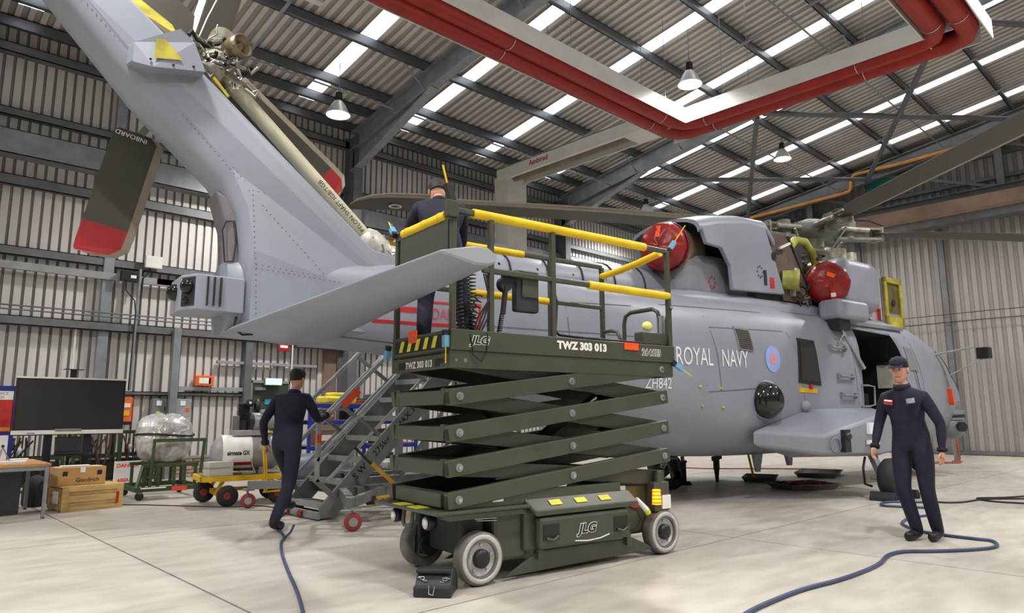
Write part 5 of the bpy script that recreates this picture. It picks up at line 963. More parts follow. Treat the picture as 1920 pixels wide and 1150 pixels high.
# ================================================================= CRATES, TABLE, SCREEN
wood = pm('crate_pine', (204,172,112), 0.65, 0, 0.10, 3, 0.1, stretch=(1,6,6)); wood2 = pm('crate_pine_dark', (186,152,96), 0.65, 0, 0.12, 3, 0.1, stretch=(1,6,6)); card = pm('cardboard', (188,148,96), 0.75, 0, 0.05, 6)
CR = thing('wooden_crate', 'pale pine shipping crate standing on the floor under a cardboard box', 'crate', (2.53,11.25,0), math.radians(7))
for k in range(3): MB().box(-0.37,0.37,-0.262,-0.25,0.02+k*0.095,0.11+k*0.095).build('plank', wood if k%2 else wood2, CR)
for k in range(3): MB().box(-0.382,-0.37,-0.25,0.25,0.02+k*0.095,0.11+k*0.095).build('plank', wood2, CR); MB().box(0.37,0.382,-0.25,0.25,0.02+k*0.095,0.11+k*0.095).build('plank', wood2, CR)
for k in range(5): MB().box(-0.385,0.385,-0.265+k*0.106,-0.163+k*0.106,0.31,0.325).build('lid_plank', wood, CR)
MB().box(-0.37,0.37,0.25,0.262,0.02,0.305).build('back_panel', wood2, CR); MB().box(-0.36,0.36,-0.25,0.25,0.0,0.03).build('base_panel', wood2, CR)
for x in (-0.34,0.34): MB().box(x-0.04,x+0.04,-0.276,-0.262,0.0,0.31).build('batten', wood, CR)
for z in (0.03,0.285): MB().box(-0.38,0.38,-0.274,-0.262,z-0.03,z+0.025).build('batten', wood, CR)
MB().box(0.29,0.325,-0.279,-0.276,0.06,0.22).build('red_mark', red_m, CR); MB().box(-0.395,-0.384,-0.15,0.02,0.1,0.26).build('shipping_label', paper_m, CR)
CBX = thing('cardboard_box', 'brown cardboard carton taped shut on top of the pine crate', 'box', (2.42,11.28,0.326), math.radians(5))
MB().box(-0.29,0.29,-0.19,0.19,0,0.24).build('carton', card, CBX, 0.005); MB().box(-0.292,0.292,-0.025,0.025,0.235,0.243).build('tape', paper_m, CBX); MB().box(-0.03,0.03,-0.193,-0.186,0.17,0.24).build('tape', paper_m, CBX)
text('carton_lettering','Goodrich',0.075,jd,CBX,pln((-0.08,-0.192,0.045),(1,0,0),(0,0,1)),1.0,0.001)
for x in (-0.24,0.18): MB().box(x,x+0.06,-0.193,-0.19,0.13,0.19).build('handling_mark', jd, CBX)
tag(MB().box(-0.22,0.12,-0.05,0.08,0,0.012).build('paper_sheet', paper_m, None, loc=(2.43,11.28,0.571)), 'crumpled white sheet lying on top of the cardboard carton', 'paper')
TB = thing('work_table', 'wood-topped work table with grey steel legs at the left edge', 'table', (1.2,11.05,0))
MB().box(-0.75,0.75,-0.58,0.65,0.635,0.67).build('table_top', pm('table_wood', (198,150,98), 0.5, 0, 0.06, 3, stretch=(1,5,5)), TB, 0.004); MB().box(-0.72,0.72,-0.56,0.62,0.585,0.635).build('apron', grey_m, TB)
for (x,y) in ((0.71,-0.56),(0.71,0.62),(-0.71,-0.56),(-0.71,0.62)): MB().box(x-0.02,x+0.02,y-0.02,y+0.02,0.0,0.63).build('leg', grey_m, TB); MB().cyl((x,y,0),(x,y,0.02),0.022,seg=10).build('foot', black, TB)
CAB = thing('drawer_cabinet', 'dark grey cabinet with a brown side under the work table', 'cabinet', (1.45,11.35,0))
MB().box(-0.3,0.3,-0.25,0.25,0,0.56).build('carcass', pm('cabinet_grey', (66,68,74), 0.5), CAB, 0.005); MB().box(-0.28,0.02,-0.258,-0.25,0.05,0.5).build('door', pm('cabinet_brown', (92,62,46), 0.5), CAB); MB().box(0.04,0.28,-0.258,-0.25,0.05,0.5).build('door', MATS['cabinet_grey'], CAB)
m = MB(); m.loft([[(0.16*k*math.cos(t), 0.12*k*math.sin(t)*1.1, z) for t in [2*math.pi*i/16 for i in range(16)]] for z,k in ((0,0.85),(0.05,1),(0.2,1.02),(0.33,0.9),(0.4,0.55),(0.43,0.2))]); bg = m.build('rucksack', pm('rucksack_navy', (34,38,52), 0.75, 0, 0.15, 8, 0.3), None, loc=(2.06,11.95,0)); tag(bg, 'dark navy rucksack slumped on the floor behind the table leg', 'bag')
MB().tube([(0.08,-0.12,0.1),(0.12,-0.17,0.22),(0.05,-0.12,0.36)],0.018,6).build('strap', black, bg)
for (x,y,w,d,lb) in ((1.55,10.75,0.3,0.2,'stack of white papers nearest the front edge of the table'),(1.2,11.0,0.34,0.24,'open white ring binder in the middle of the table'),(1.72,11.35,0.2,0.15,'loose white sheets at the far right of the table')):
    s = tag(MB().box(-w/2,w/2,-d/2,d/2,0,0.02).build('paper_stack', paper_m, None, loc=(x,y,0.671)), lb, 'paper'); MB().box(-w/2+0.03,w/2+0.02,-d/2+0.02,d/2+0.01,0.021,0.027).build('top_sheet', paper_m, s)
tp_ = thing('mini_tripod', 'small grey tripod standing on the table papers', 'tripod', (1.52,11.15,0.671))
for a in (0,2.1,4.2): MB().cyl((0.09*math.cos(a),0.09*math.sin(a),0),(0,0,0.19),0.008,seg=6).build('leg', galv, tp_)
MB().sphere((0,0,0.2),0.02,8,6).build('ball_head', black, tp_)
TV = thing('presentation_screen', 'large black flat display on a mobile stand at the left', 'screen', (2.52,12.5,0))
scr = pm('screen_off', (52,52,54), 0.25, 0, 0.03, 2)
MB().box(-0.73,0.73,0.0,0.06,0.985,1.83).build('bezel', blk_plastic, TV, 0.006); MB().box(-0.70,0.70,-0.004,0.0,1.06,1.80).build('panel', scr, TV); MB().box(-0.735,0.735,-0.012,0.06,1.815,1.84).build('top_trim', white_m, TV); MB().box(-0.735,0.735,-0.015,0.06,0.985,1.045).build('bottom_trim', white_m, TV)
MB().box(-0.55,-0.45,-0.017,-0.014,1.0,1.01).build('badge', pm('badge_blue', (40,70,160), 0.4), TV); MB().cyl((-0.2,-0.03,1.05),(0.15,-0.03,1.05),0.012,seg=8).build('stylus', galv, TV)
for x in (-0.26,0.26): MB().box(x-0.05,x+0.05,0.06,0.14,0.05,1.75).build('stand_column', blk_plastic, TV, 0.005); MB().box(x-0.04,x+0.04,-0.35,0.45,0.03,0.08).build('stand_foot', blk_plastic, TV)
for (x,y) in ((-0.26,-0.3),(-0.26,0.4),(0.26,-0.3),(0.26,0.4)): MB().cyl((x-0.02,y,0.03),(x+0.02,y,0.03),0.03,seg=12).build('castor', black, TV)
MB().box(-0.04,0.04,0.08,0.12,1.84,1.97).build('camera_mast', blk_plastic, TV); MB().box(-0.13,0.13,0.04,0.16,1.965,1.975).build('camera_shelf', blk_plastic, TV); MB().box(-0.24,0.24,-0.2,0.1,0.66,0.68).build('shelf', blk_plastic, TV)
LT = thing('rugged_laptop', 'small black rugged laptop open on the shelf below the display', 'laptop', (2.52,12.45,0.681))
MB().box(-0.17,0.17,-0.14,0.1,0,0.03).build('base', blk_plastic, LT, 0.005); m = MB(); m.bar((0,0.08,0.03),(0,0.12,0.26),0.34,0.03,(0,1,0)); m.build('lid', blk_plastic, LT, 0.008); MB().add([(-0.13,0.068,0.07),(0.13,0.068,0.07),(0.13,0.09,0.23),(-0.13,0.09,0.23)],[(0,1,2,3)]).build('display', scr, LT)
NB = thing('notice_board', 'blue-framed notice board with red poster and white sheets at the left edge', 'notice board', (1.55,12.95,0))
nb = pm('board_blue', (38,46,130), 0.5)
MB().box(-0.4,0.33,0,0.04,0.35,1.71).build('board', nb, NB, 0.005); MB().box(-0.4,0.28,-0.008,0,1.03,1.63).build('poster', pm('poster_red', (196,52,44), 0.5, 0, 0.2, 4), NB); MB().box(-0.4,0.28,-0.012,-0.008,1.5,1.63).build('poster_header', paper_m, NB); MB().box(-0.4,0.28,-0.012,-0.008,1.03,1.09).build('poster_footer', pm('poster_orange', (224,120,60), 0.5), NB); MB().box(-0.4,0.27,-0.008,0,0.5,0.97).build('notice_sheet', paper_m, NB)
text('poster_lettering','SERVICE\nRULES',0.055,jd,NB,pln((0.02,-0.0135,1.575),(1,0,0),(0,0,1)))
for x in (-0.35,0.28): MB().box(x-0.03,x+0.03,-0.2,0.25,0,0.05).build('foot', nb, NB); MB().box(x-0.02,x+0.02,0.0,0.04,0.05,0.4).build('post', nb, NB)
# green servicing frames with hoses behind the screen
def rack(x, y, w, lb):
    r = thing('servicing_rack', lb, 'rack', (x,y,0), 0, 'green servicing racks along the left wall')
    for a in (-w/2,w/2):
        for b in (-0.22,0.22): MB().box(a-0.025,a+0.025,b-0.025,b+0.025,0.08,0.98).build('post', gn, r)
    for z in (0.12,0.55,0.96):
        for b in (-0.22,0.22): MB().bar((-w/2,b,z),(w/2,b,z),0.04,0.05).build('rail', gn, r)
    MB().box(-w/2,w/2,-0.25,0.25,0.96,0.99).build('top_tray', gn, r); MB().box(-w/2+0.04,w/2-0.04,-0.2,0.2,0.14,0.48).build('pump_unit', jd, r, 0.02)
    for k in range(5): xx = -w/2+0.08+k*(w-0.16)/4; MB().bar((xx,-0.24,0.56),(xx,-0.24,0.95),0.03,0.02).build('bottle_bar', gn, r)
    random.seed(int(x*100))
    for k in range(4):
        xx = random.uniform(-w/2,w/2); MB().tube([(xx,-0.26,0.9),(xx+random.uniform(-0.1,0.1),-0.3,0.6),(xx+random.uniform(-0.15,0.15),-0.3,0.35),(xx+random.uniform(-0.1,0.1),-0.27,0.6),(xx+0.1,-0.26,0.85)],0.014,6).build('hose', random.choice((black,jd,pm('hose_brown',(96,60,48),0.6))), r)
    for (a,b) in ((-w/2,-0.22),(w/2,-0.22),(-w/2,0.22),(w/2,0.22)): MB().cyl((a-0.02,b,0.045),(a+0.02,b,0.045),0.045,seg=12).build('castor', black, r)
    MB().sphere((-w/4,-0.26,0.7),0.05,10,8,(1,0.4,1)).build('gauge', paper_m, r)
rack(2.35,14.3,0.85,'green servicing rack seen left of the screen stand, partly behind the notice board'); rack(3.28,14.3,0.7,'green servicing rack directly behind the screen stand'); rack(4.05,14.6,0.65,'green servicing rack between the screen and the wrapped engine, hung with hoses')
SB = thing('warning_board', 'white board with orange warning lettering propped behind the green stand', 'sign', (3.47,12.88,0), math.radians(4))
MB().box(-0.2,0.24,0,0.02,0.14,0.52).build('board', paper_m, SB); text('warning_lettering','DANGER',0.085,orange_m,SB,pln((-0.17,-0.003,0.42),(1,0,0),(0,0,1)),1.0,0.003); text('warning_lettering','AREA',0.075,orange_m,SB,pln((-0.15,-0.003,0.19),(1,0,0),(0,0,1)),1.0,0.003)
for x in (-0.15,0.18): MB().bar((x,0.02,0.14),(x,0.1,0.0),0.03,0.02).build('prop', grey_m, SB)
# ================================================================= WALL FITTINGS
def wbox(name, x0, x1, z0, z1, dep, mat, label, cat, extra=()):
    y = YW-0.05; r = thing(name, label, cat, ((x0+x1)/2, y, z0)); w = (x1-x0)/2; MB().box(-w,w,-dep,0,0,z1-z0).build('case', mat, r, 0.01)
    for (a,b,c,d,nm,mm) in extra: MB().box(a,b,-dep-0.008,-dep,c,d).build(nm, mm, r)
    return r
og = pm('cabinet_orange', (238,110,40), 0.45, 0, 0.04, 6)
wbox('first_aid_cabinet',5.30,5.68,1.88,2.10,0.14,og,'orange wall cabinet with a white label left of the fire exit','cabinet',((-0.12,0.12,0.05,0.17,'label',paper_m),(0.08,0.12,0.05,0.17,'label_edge',pm('label_blue',(70,90,190),0.5)),(-0.13,-0.1,-0.02,0.0,'latch',black),(0.05,0.08,-0.02,0.0,'latch',black)))
wbox('fire_call_unit',3.93,4.13,1.14,1.62,0.12,og,'orange fire alarm call unit with yellow lamp beside the screen','alarm',((-0.06,0.06,0.28,0.36,'label',paper_m),(-0.05,0.05,0.12,0.22,'lamp',pm('lamp_yellow',(255,190,40),0.4)),(-0.1,0.1,-0.06,0.0,'base',black)))
wbox('isolator_box',4.48,4.76,1.20,1.60,0.16,pm('isolator_grey',(120,124,128),0.45),'grey isolator box with yellow label left of the galvanised post','electrical box',((-0.06,0.04,0.26,0.36,'label',paper_m),(-0.06,0.02,0.1,0.14,'warning_label',dec_y),(0.09,0.11,0.15,0.24,'switch',black)))
wbox('isolator_box',4.92,5.24,1.22,1.60,0.16,pm('isolator_pale',(160,162,164),0.45),'pale grey isolator box with orange switch right of the galvanised post','electrical box',((-0.06,0.04,0.24,0.34,'label',paper_m),(0.05,0.12,0.12,0.19,'switch',orange_m)))
ex = pm('exit_sign', (170,235,215), 0.4, 0, 0.03, 4, emit=1.6)
r = wbox('exit_sign',6.78,7.18,1.93,2.09,0.10,grey_m,'lit pale green emergency exit sign above the green door','sign',((-0.19,0.19,0.01,0.15,'lit_panel',ex),)); r.location.y -= 0.12; MB().box(-0.02,0.02,-0.02,0.14,0.07,0.1).build('bracket', grey_m, r)
r = wbox('red_notice',7.05,7.32,2.72,2.92,0.02,red_m,'small red notice high on the wall above the fire exit','sign',((-0.09,0.09,0.07,0.13,'lettering_band',paper_m),)); r.location.y -= 0.2; MB().box(-0.02,0.02,0.0,0.23,0.08,0.12).build('bracket', grey_m, r)
r = wbox('extinguisher_notice',7.5,7.72,1.02,1.38,0.02,pm('notice_navy',(40,44,70),0.5),'navy notice with white rows beside the fire exit door','sign',((-0.08,0.08,0.04,0.2,'rows',paper_m),(-0.1,0.1,0.28,0.34,'header',paper_m)))
r = wbox('junction_box',4.13,4.45,4.25,4.50,0.10,white_m,'white junction box fixed under the upper wall girt','electrical box'); r.location.y -= 0.14; MB().tube([(-0.05,-0.02,0.0),(-0.08,-0.02,-0.12),(-0.16,-0.02,-0.22),(-0.17,-0.02,-0.45)],0.014,6).build('cable', black, r); MB().box(-0.04,0.04,-0.02,0.12,0.1,0.2).build('bracket', grey_m, r)
r = wbox('tap_off_unit',3.70,4.0,3.92,4.12,0.12,blk_plastic,'black busbar tap-off unit with a pale label on the cable tray','electrical box',((0.02,0.12,0.06,0.12,'label',paper_m),)); r.location.y -= 0.16; MB().box(-0.02,0.02,-0.02,0.12,0.05,0.15).build('bracket', black, r)
# ================================================================= SHELVING AND CLUTTER BEHIND THE STAIRS
sb = pm('rack_blue', (32,52,160), 0.45, 0, 0.06, 5)
RK = thing('blue_shelving', 'blue boltless shelving rack seen through the stairs', 'shelving', (7.95,13.1,0))
for x in (-1.3,-0.05,1.25):
    for y in (-0.28,0.28): MB().box(x-0.03,x+0.03,y-0.02,y+0.02,0,1.55).build('post', sb, RK)
for z in (0.1,0.62,1.12,1.45):
    MB().box(-1.3,1.25,-0.28,0.28,z+0.03,z+0.045).build('shelf_board', pm('chipboard',(178,150,118),0.7,0,0.08,8), RK)
    for y in (-0.29,0.29): MB().box(-1.3,1.25,y-0.015,y+0.015,z-0.05,z+0.03).build('shelf_beam', sb, RK)
def loose(name, lb, cat, loc, size, mat, bev=0.02, rz=0.0):
    o = MB().box(-size[0]/2,size[0]/2,-size[1]/2,size[1]/2,0,size[2]).build(name, mat, None, bev, loc=loc); o.rotation_euler = (0,0,rz); return tag(o, lb, cat)
yb = pm('yellow_bag', (222,208,70), 0.6, 0, 0.1, 6, 0.3); casem = pm('case_grey', (84,92,102), 0.45)
o = loose('yellow_bag','long yellow bag on top of the blue shelving, left end','bag',(7.35,13.05,1.496),(0.75,0.4,0.14),yb,0.05,0.1); MB().box(-0.2,0.25,-0.15,0.15,0.13,0.22).build('fold', yb, o, 0.04)
o = loose('equipment_case','dark grey hinged case on top of the blue shelving','case',(8.40,13.05,1.496),(0.62,0.42,0.2),casem,0.02,-0.15); MB().box(-0.31,0.31,-0.22,-0.21,0.12,0.135).build('lid_seam', black, o); MB().box(-0.05,0.05,-0.235,-0.21,0.09,0.15).build('latch', chrome, o)
o = loose('stand_tray','brown tray under the grey case on the blue shelving','tray',(7.89,13.02,1.497),(0.24,0.3,0.08),pm('tray_brown',(150,84,46),0.6),0.01); MB().box(-0.12,0.12,-0.12,0.12,0.08,0.1).build('contents', black, o)
for (x,z,sx,sz,c,lb,ct) in ((7.05,1.166,0.4,0.2,(140,104,84),'brown carton at the left of the second shelf','box'),(7.7,1.166,0.3,0.18,(40,42,40),'black gearbox cover on the second shelf','cover'),(8.4,1.166,0.4,0.22,(120,122,124),'grey tub on the right of the second shelf','tub'),(7.1,0.666,0.5,0.28,(178,168,156),'beige carton on the third shelf','box'),(7.75,0.666,0.36,0.2,(190,178,90),'yellowish folder box on the third shelf','box'),(8.5,0.666,0.45,0.3,(92,66,56),'dark brown carton on the third shelf','box'),(7.2,0.146,0.6,0.3,(112,84,70),'brown box on the lowest shelf, left','box'),(8.4,0.146,0.6,0.32,(70,72,76),'dark grey bin on the lowest shelf, right','bin')):
    o = loose('shelf_item',lb,ct,(x,13.1,z),(sx,0.36,sz),pm('item_%d'%int(x*1000+z*100),c,0.6,0,0.08,6),0.01); o.name = ct+'_on_shelf'; MB().box(-sx/2+0.03,sx/2-0.03,-0.186,-0.18,sz*0.3,sz*0.7).build('label', paper_m if ct == 'box' else black, o)
orl = pm('extractor_orange',(226,160,60),0.5,0,0.1,6)
o = loose('portable_extractor','orange-yellow portable blower on the floor trolley behind the lift','blower',(9.5,11.3,0.45),(0.5,0.4,0.4),orl,0.08); MB().cyl((0,-0.2,0.2),(0,-0.24,0.2),0.12,seg=18).build('grille', black, o); MB().tube([(-0.25,0,0.2),(-0.45,0,0.3),(-0.6,0.1,0.2)],0.04,8).build('duct', pm('hose_rust',(150,70,40),0.6), o); MB().box(-0.3,0.3,-0.25,0.25,-0.45,-0.02).build('plinth', jd, o)
# low bench of parts behind the stairs
PB = thing('parts_bench', 'low dark bench covered with parts behind the access stairs', 'bench', (6.75,10.0,0))
MB().box(-0.85,1.0,-0.35,0.35,0.33,0.37).build('top', galv_dark, PB)
for (x,y) in ((-0.8,-0.3),(0.95,-0.3),(-0.8,0.3),(0.95,0.3)): MB().box(x-0.025,x+0.025,y-0.025,y+0.025,0,0.33).build('leg', jd, PB)
for (dx,dy,s,c,lb,ct) in ((-0.5,0.0,(0.35,0.3,0.1),(150,154,160),'grey fairing on the left of the low parts bench','fairing'),(-0.1,-0.05,(0.3,0.25,0.14),(214,214,210),'white bundle in the middle of the low parts bench','bundle'),(0.25,0.05,(0.25,0.2,0.2),(204,196,110),'yellow glove-shaped bag on the low parts bench','bag'),(0.6,0.0,(0.35,0.3,0.1),(128,130,134),'grey tray at the right of the low parts bench','tray')):
    o = loose('bench_part',lb,ct,(6.75+dx,10.0+dy,0.371),s,pm('bench_%s'%ct,c,0.55,0,0.1,8,0.2),0.03); o.name = ct+'_on_bench'; MB().box(-s[0]*0.3,s[0]*0.3,-s[1]*0.3,s[1]*0.3,s[2],s[2]+0.03).build('bulge', MATS['bench_%s'%ct], o, 0.012)
m = MB(); m.loft([[(x, 0.34*k*math.cos(t), 0.30+0.26*k*math.sin(t)) for t in [2*math.pi*i/20 for i in range(20)]] for x,k in ((-0.75,0.15),(-0.6,0.6),(-0.3,0.9),(0.1,1),(0.5,0.95),(0.8,0.7),(0.95,0.3))]); pod = m.build('stores_pod', pm('pod_grey',(104,112,124),0.4,0,0.05,3), None, loc=(6.25,12.2,0)); tag(pod,'blue-grey aircraft pod resting low on the floor behind the trolley','pod'); MB().box(-0.3,0.5,-0.18,0.18,0.0,0.1).build('cradle', black, pod); MB().box(-0.6,-0.5,-0.3,-0.05,0.25,0.4).build('yellow_marking', yellow_m, pod)
GB = thing('yellow_gantry_beam', 'yellow painted maintenance gantry beam far behind the tail gearbox', 'gantry', (8.1,12.0,0))
MB().box(-0.75,0.9,-0.08,0.08,4.5,4.84).build('beam', pm('gantry_yellow',(220,184,60),0.5,0,0.1,3), GB, 0.01); MB().box(-0.8,0.95,-0.12,0.12,4.84,4.88).build('top_flange', pm('gantry_rust',(170,120,60),0.6), GB)
for x in (0.1,0.75): MB().box(x-0.06,x+0.06,-0.06,0.06,0.0,4.5).build('column', galv_dark, GB)
MB().box(-0.2,0.95,-0.3,0.3,0,0.06).build('base', galv_dark, GB)
# ================================================================= FLOOR THINGS
CK = thing('wheel_chock', 'black rubber wheel chock with a chain in front of the lift', 'chock', (3.19,4.16,0), math.radians(-50))
m = MB(); m.prism([(-0.13,0),(0.13,0),(0.13,0.06),(0.05,0.17),(-0.05,0.17),(-0.13,0.06)], lambda a,b,t: (t,a,b), -0.13,0.13); m.build('block', pm('chock_rubber',(36,38,44),0.55,0,0.1,10), CK, 0.012)
MB().box(-0.135,0.135,-0.15,-0.06,0.0,0.075).build('toe', MATS['chock_rubber'], CK, 0.012); MB().box(-0.13,0.12,-0.10,0.02,0.15,0.18).build('top_lip', MATS['chock_rubber'], CK, 0.01)
for k in range(11):
    a = k*0.1; p = Vector((-0.10+k*0.02,-0.09-0.012*math.sin(k*0.9),0.095+0.03*math.cos(k*0.6))); u = Vector((1,0,0.3*math.cos(k))).normalized(); w = Vector((0,0.3,1)) if k%2 else Vector((0,1,0.2))
    MB().tube([p+u*(0.017*math.cos(t))+w.normalized()*(0.009*math.sin(t)) for t in [2*math.pi*i/10 for i in range(11)]],0.0035,5).build('chain_link', chrome, CK)
MB().tube([(-0.02,-0.155,0.085),(-0.02,-0.16,0.03),(0.01,-0.16,0.02),(0.02,-0.157,0.08)],0.004,6).build('chain_hook', chrome, CK)
for i, (u, lb) in enumerate(((-0.34,'black rubber chock behind the helicopter main wheel'),(0.36,'black rubber chock ahead of the helicopter main wheel'))):
    p = hel.matrix_basis @ Vector((u,-2.27,0)) if False else Vector((11.644,6.068,0))+Matrix.Rotation(math.radians(-7),3,'Z')@Vector((u,-2.27,0))
    o = thing('aircraft_chock', lb, 'chock', p, math.radians(-7), 'chocks at the helicopter wheel')
    MB().prism([(-0.1,0),(0.1,0),(0.1,0.05),(0.02,0.13),(-0.06,0.13),(-0.1,0.05)] if i else [(-0.1,0),(0.1,0),(0.1,0.05),(0.06,0.13),(-0.02,0.13),(-0.1,0.05)], lambda a,b,t: (a*0.55,t,b), -0.18,0.18).build('block', MATS['chock_rubber'], o, 0.01); MB().tube([(0,-0.19,0.08),(0.03,-0.24,0.04),(0,-0.28,0.01)],0.008,6).build('rope', black, o)
trm = pm('drip_tray_steel',(120,120,118),0.4,0.5,0.1,8)
def tray(x, y, w, d, rz, lb, red=False):
    r = thing('drip_tray', lb, 'tray', (x,y,0), rz, 'drip trays under the helicopter'); m = MB(); t0, t1 = 0.86, 1.0
    A = [(-w/2*t0,-d/2*t0,0.005),(w/2*t0,-d/2*t0,0.005),(w/2*t0,d/2*t0,0.005),(-w/2*t0,d/2*t0,0.005)]; B = [(-w/2,-d/2,0.09),(w/2,-d/2,0.09),(w/2,d/2,0.09),(-w/2,d/2,0.09)]
    m.add(A+B,[(0,1,2,3),(3,2,1,0)]+[(i,(i+1)%4,4+(i+1)%4,4+i) for i in range(4)]+[(4+i,4+(i+1)%4,(i+1)%4,i) for i in range(4)]); m.build('pan', trm, r); MB().tube([Vector(b) for b in B+[B[0]]],0.008,5).build('rolled_rim', trm, r)
    MB().box(-w/2*0.88,w/2*0.88,-d/2*0.88,d/2*0.88,0.02,0.03).build('oil_film', jd, r)
    if red:
        m = MB(); random.seed(2); g = [(x_,y_) for y_ in np.linspace(-0.38,0.38,9) for x_ in np.linspace(-0.42,0.42,11)]
        m.add([(a*w,b_*d,0.05+random.uniform(0,0.07)) for a,b_ in g],[(j*11+i,j*11+i+1,(j+1)*11+i+1,(j+1)*11+i) for j in range(8) for i in range(10)]); o = m.build('red_rag', pm('rag_red',(128,20,26),0.8,0,0.15,8), None); o.location = (x,y,0.0); o.rotation_euler = (0,0,rz); tag(o,'crumpled dark red rag heaped in the nearest drip tray','rag')
tray(12.75,6.62,0.85,0.6,0.4,'steel drip tray under the belly with the yellow strut in it'); tray(11.95,5.45,0.95,0.7,-0.5,'steel drip tray nearest the wheel, filled with red rag',True); tray(14.6,6.3,1.2,0.8,0.3,'farthest steel drip tray under the helicopter')
ys = tag(MB().cyl((12.68,6.72,0.04),(12.6,6.8,0.66),0.022,seg=10).build('yellow_strut', yellow_m), 'thin yellow strut standing in the drip tray under the belly', 'strut'); MB().cyl((12.68,6.72,0.032),(12.68,6.72,0.05),0.06,seg=12).build('foot', yellow_m, ys)
def cable(name, pts, r, mat, lb, cat='cable', n=6):
    P = [Vector((p[0],p[1],(p[2] if len(p) > 2 else r))) for p in pts]; out = []
    for i in range(len(P)-1):
        p0 = P[max(i-1,0)]; p1 = P[i]; p2 = P[i+1]; p3 = P[min(i+2,len(P)-1)]
        for k in range(n):
            t = k/n; out.append(0.5*((2*p1)+(p2-p0)*t+(2*p0-5*p1+4*p2-p3)*t*t+(3*p1-p0-3*p2+p3)*t**3))
    out.append(P[-1]); return tag(MB().tube(out, r, 8).build(name, mat), lb, cat)
hb = pm('hose_blue',(58,72,104),0.45,0,0.08,8); 
cable('air_hose',[(5.0,9.6),(4.6,9.3),(4.15,8.6),(3.75,8.0),(3.55,7.4),(3.4,7.0),(3.25,6.75),(3.0,6.2),(2.72,5.5),(2.45,4.8),(2.15,4.1),(1.6,2.9)],0.014,hb,'blue air hose running from the compressor trolley to the front edge','hose')
tie = tag(MB().tube([(3.42,7.02,0.012),(3.50,7.06,0.05),(3.54,7.07,0.12)],0.012,6).build('hose_spur', hb),'short blue hose end sticking up from the air hose','hose')
cable('air_hose',[(4.04,2.31),(4.40,2.36),(5.04,2.37),(5.53,2.31),(6.01,2.29),(6.41,2.31),(6.81,2.38),(7.09,2.34),(7.34,2.13),(7.67,1.92),(7.98,1.83),(8.28,1.92),(8.30,2.07),(8.32,2.31),(8.41,2.58),(8.68,2.82),(8.97,2.95),(9.46,3.00),(9.86,2.92),(10.33,2.99),(10.52,3.17),(10.41,3.42),(10.40,3.67),(10.83,3.73),(11.12,3.44),(11.16,3.32)],0.016,hb,'long blue hose looping across the right foreground past the standing man','hose')
cable('power_cable',[(13.24,3.93),(12.70,3.68),(11.82,3.46),(11.92,3.55),(11.37,3.28),(11.54,3.02),(12.23,2.86),(12.74,2.44)],0.012,black,'thin black cable looping at the right edge of the floor')
cable('power_cable',[(13.28,2.47),(12.62,2.75),(12.28,2.99),(11.99,2.74),(12.06,2.26)],0.012,black,'black cable doubled back near the right edge')
cable('floor_cable',[(2.86,11.34),(3.16,11.04),(3.55,10.49),(3.99,9.89),(4.35,9.69),(4.41,9.01)],0.007,black,'thin black cable lying along the floor left of the trolley')
cable('red_hose',[(14.46,9.45),(14.61,8.83),(15.37,8.05),(16.06,7.12),(16.31,6.63)],0.012,red_m,'thin red hose lying on the far floor beneath the belly','hose')
oc = cable('orange_cable',[(21.0,5.45,0.80),(20.9,5.4,0.4),(20.8,5.4,0.03),(20.4,5.7,0.015),(19.9,6.0,0.015),(20.2,5.6,0.015),(20.6,5.3,0.015)],0.03,pm('cable_rust',(150,72,44),0.5),'rust orange cable hanging down beyond the nose and coiled on the floor')
hs = thing('cable_stand', 'grey post holding the hanging orange cable beyond the nose', 'stand', (21.1,5.5,0)); MB().box(-0.1,0.1,-0.1,0.1,0,0.03).build('base', galv_dark, hs); MB().box(-0.05,0.05,-0.05,0.05,0.03,0.9).build('post', grey_m, hs)
RD = thing('exhaust_duct', 'black ribbed extraction hose with red collar below the belly', 'duct', (10.5,6.95,0))
pts = [(0.0,0.15,0.62),(0.0,0.12,0.45),(-0.02,0.05,0.25),(-0.12,-0.05,0.12),(-0.3,-0.1,0.1),(-0.6,-0.1,0.1),(-1.0,0.0,0.1)]
o = []; 
for i in range(len(pts)-1):
    for k in range(12): o.append(Vector(pts[i]).lerp(Vector(pts[i+1]),k/12))
MB().tube(o,[0.095 if i%2 else 0.082 for i in range(len(o))],14).build('ribbed_hose', black, RD); MB().cyl((0,0.15,0.56),(0,0.15,0.72),0.11,seg=18).build('collar', pm('collar_red',(120,24,24),0.5), RD); MB().lathe([(0.1,-0.03),(0.12,-0.03),(0.12,0.03),(0.1,0.03)],(0,0.14,0.5),(0,0,1),18).build('clamp', galv_dark, RD)
JK = thing('aircraft_jack', 'black hydraulic jack standing under the rear fuselage', 'jack', (11.1,7.25,0))
MB().cyl((0,0,0.0),(0,0,0.06),0.16,0.12,18).build('foot', black, JK); MB().cyl((0,0,0.06),(0,0,0.4),0.06,seg=14).build('cylinder', black, JK); MB().cyl((0,0,0.4),(0,0,0.66),0.035,seg=12).build('ram', galv_dark, JK); MB().cyl((-0.25,0,0.38),(0.1,0,0.4),0.03,seg=10).build('pump_arm', black, JK); MB().cyl((-0.25,-0.05,0.38),(-0.25,0.05,0.38),0.12,seg=18).build('hand_wheel', black, JK)
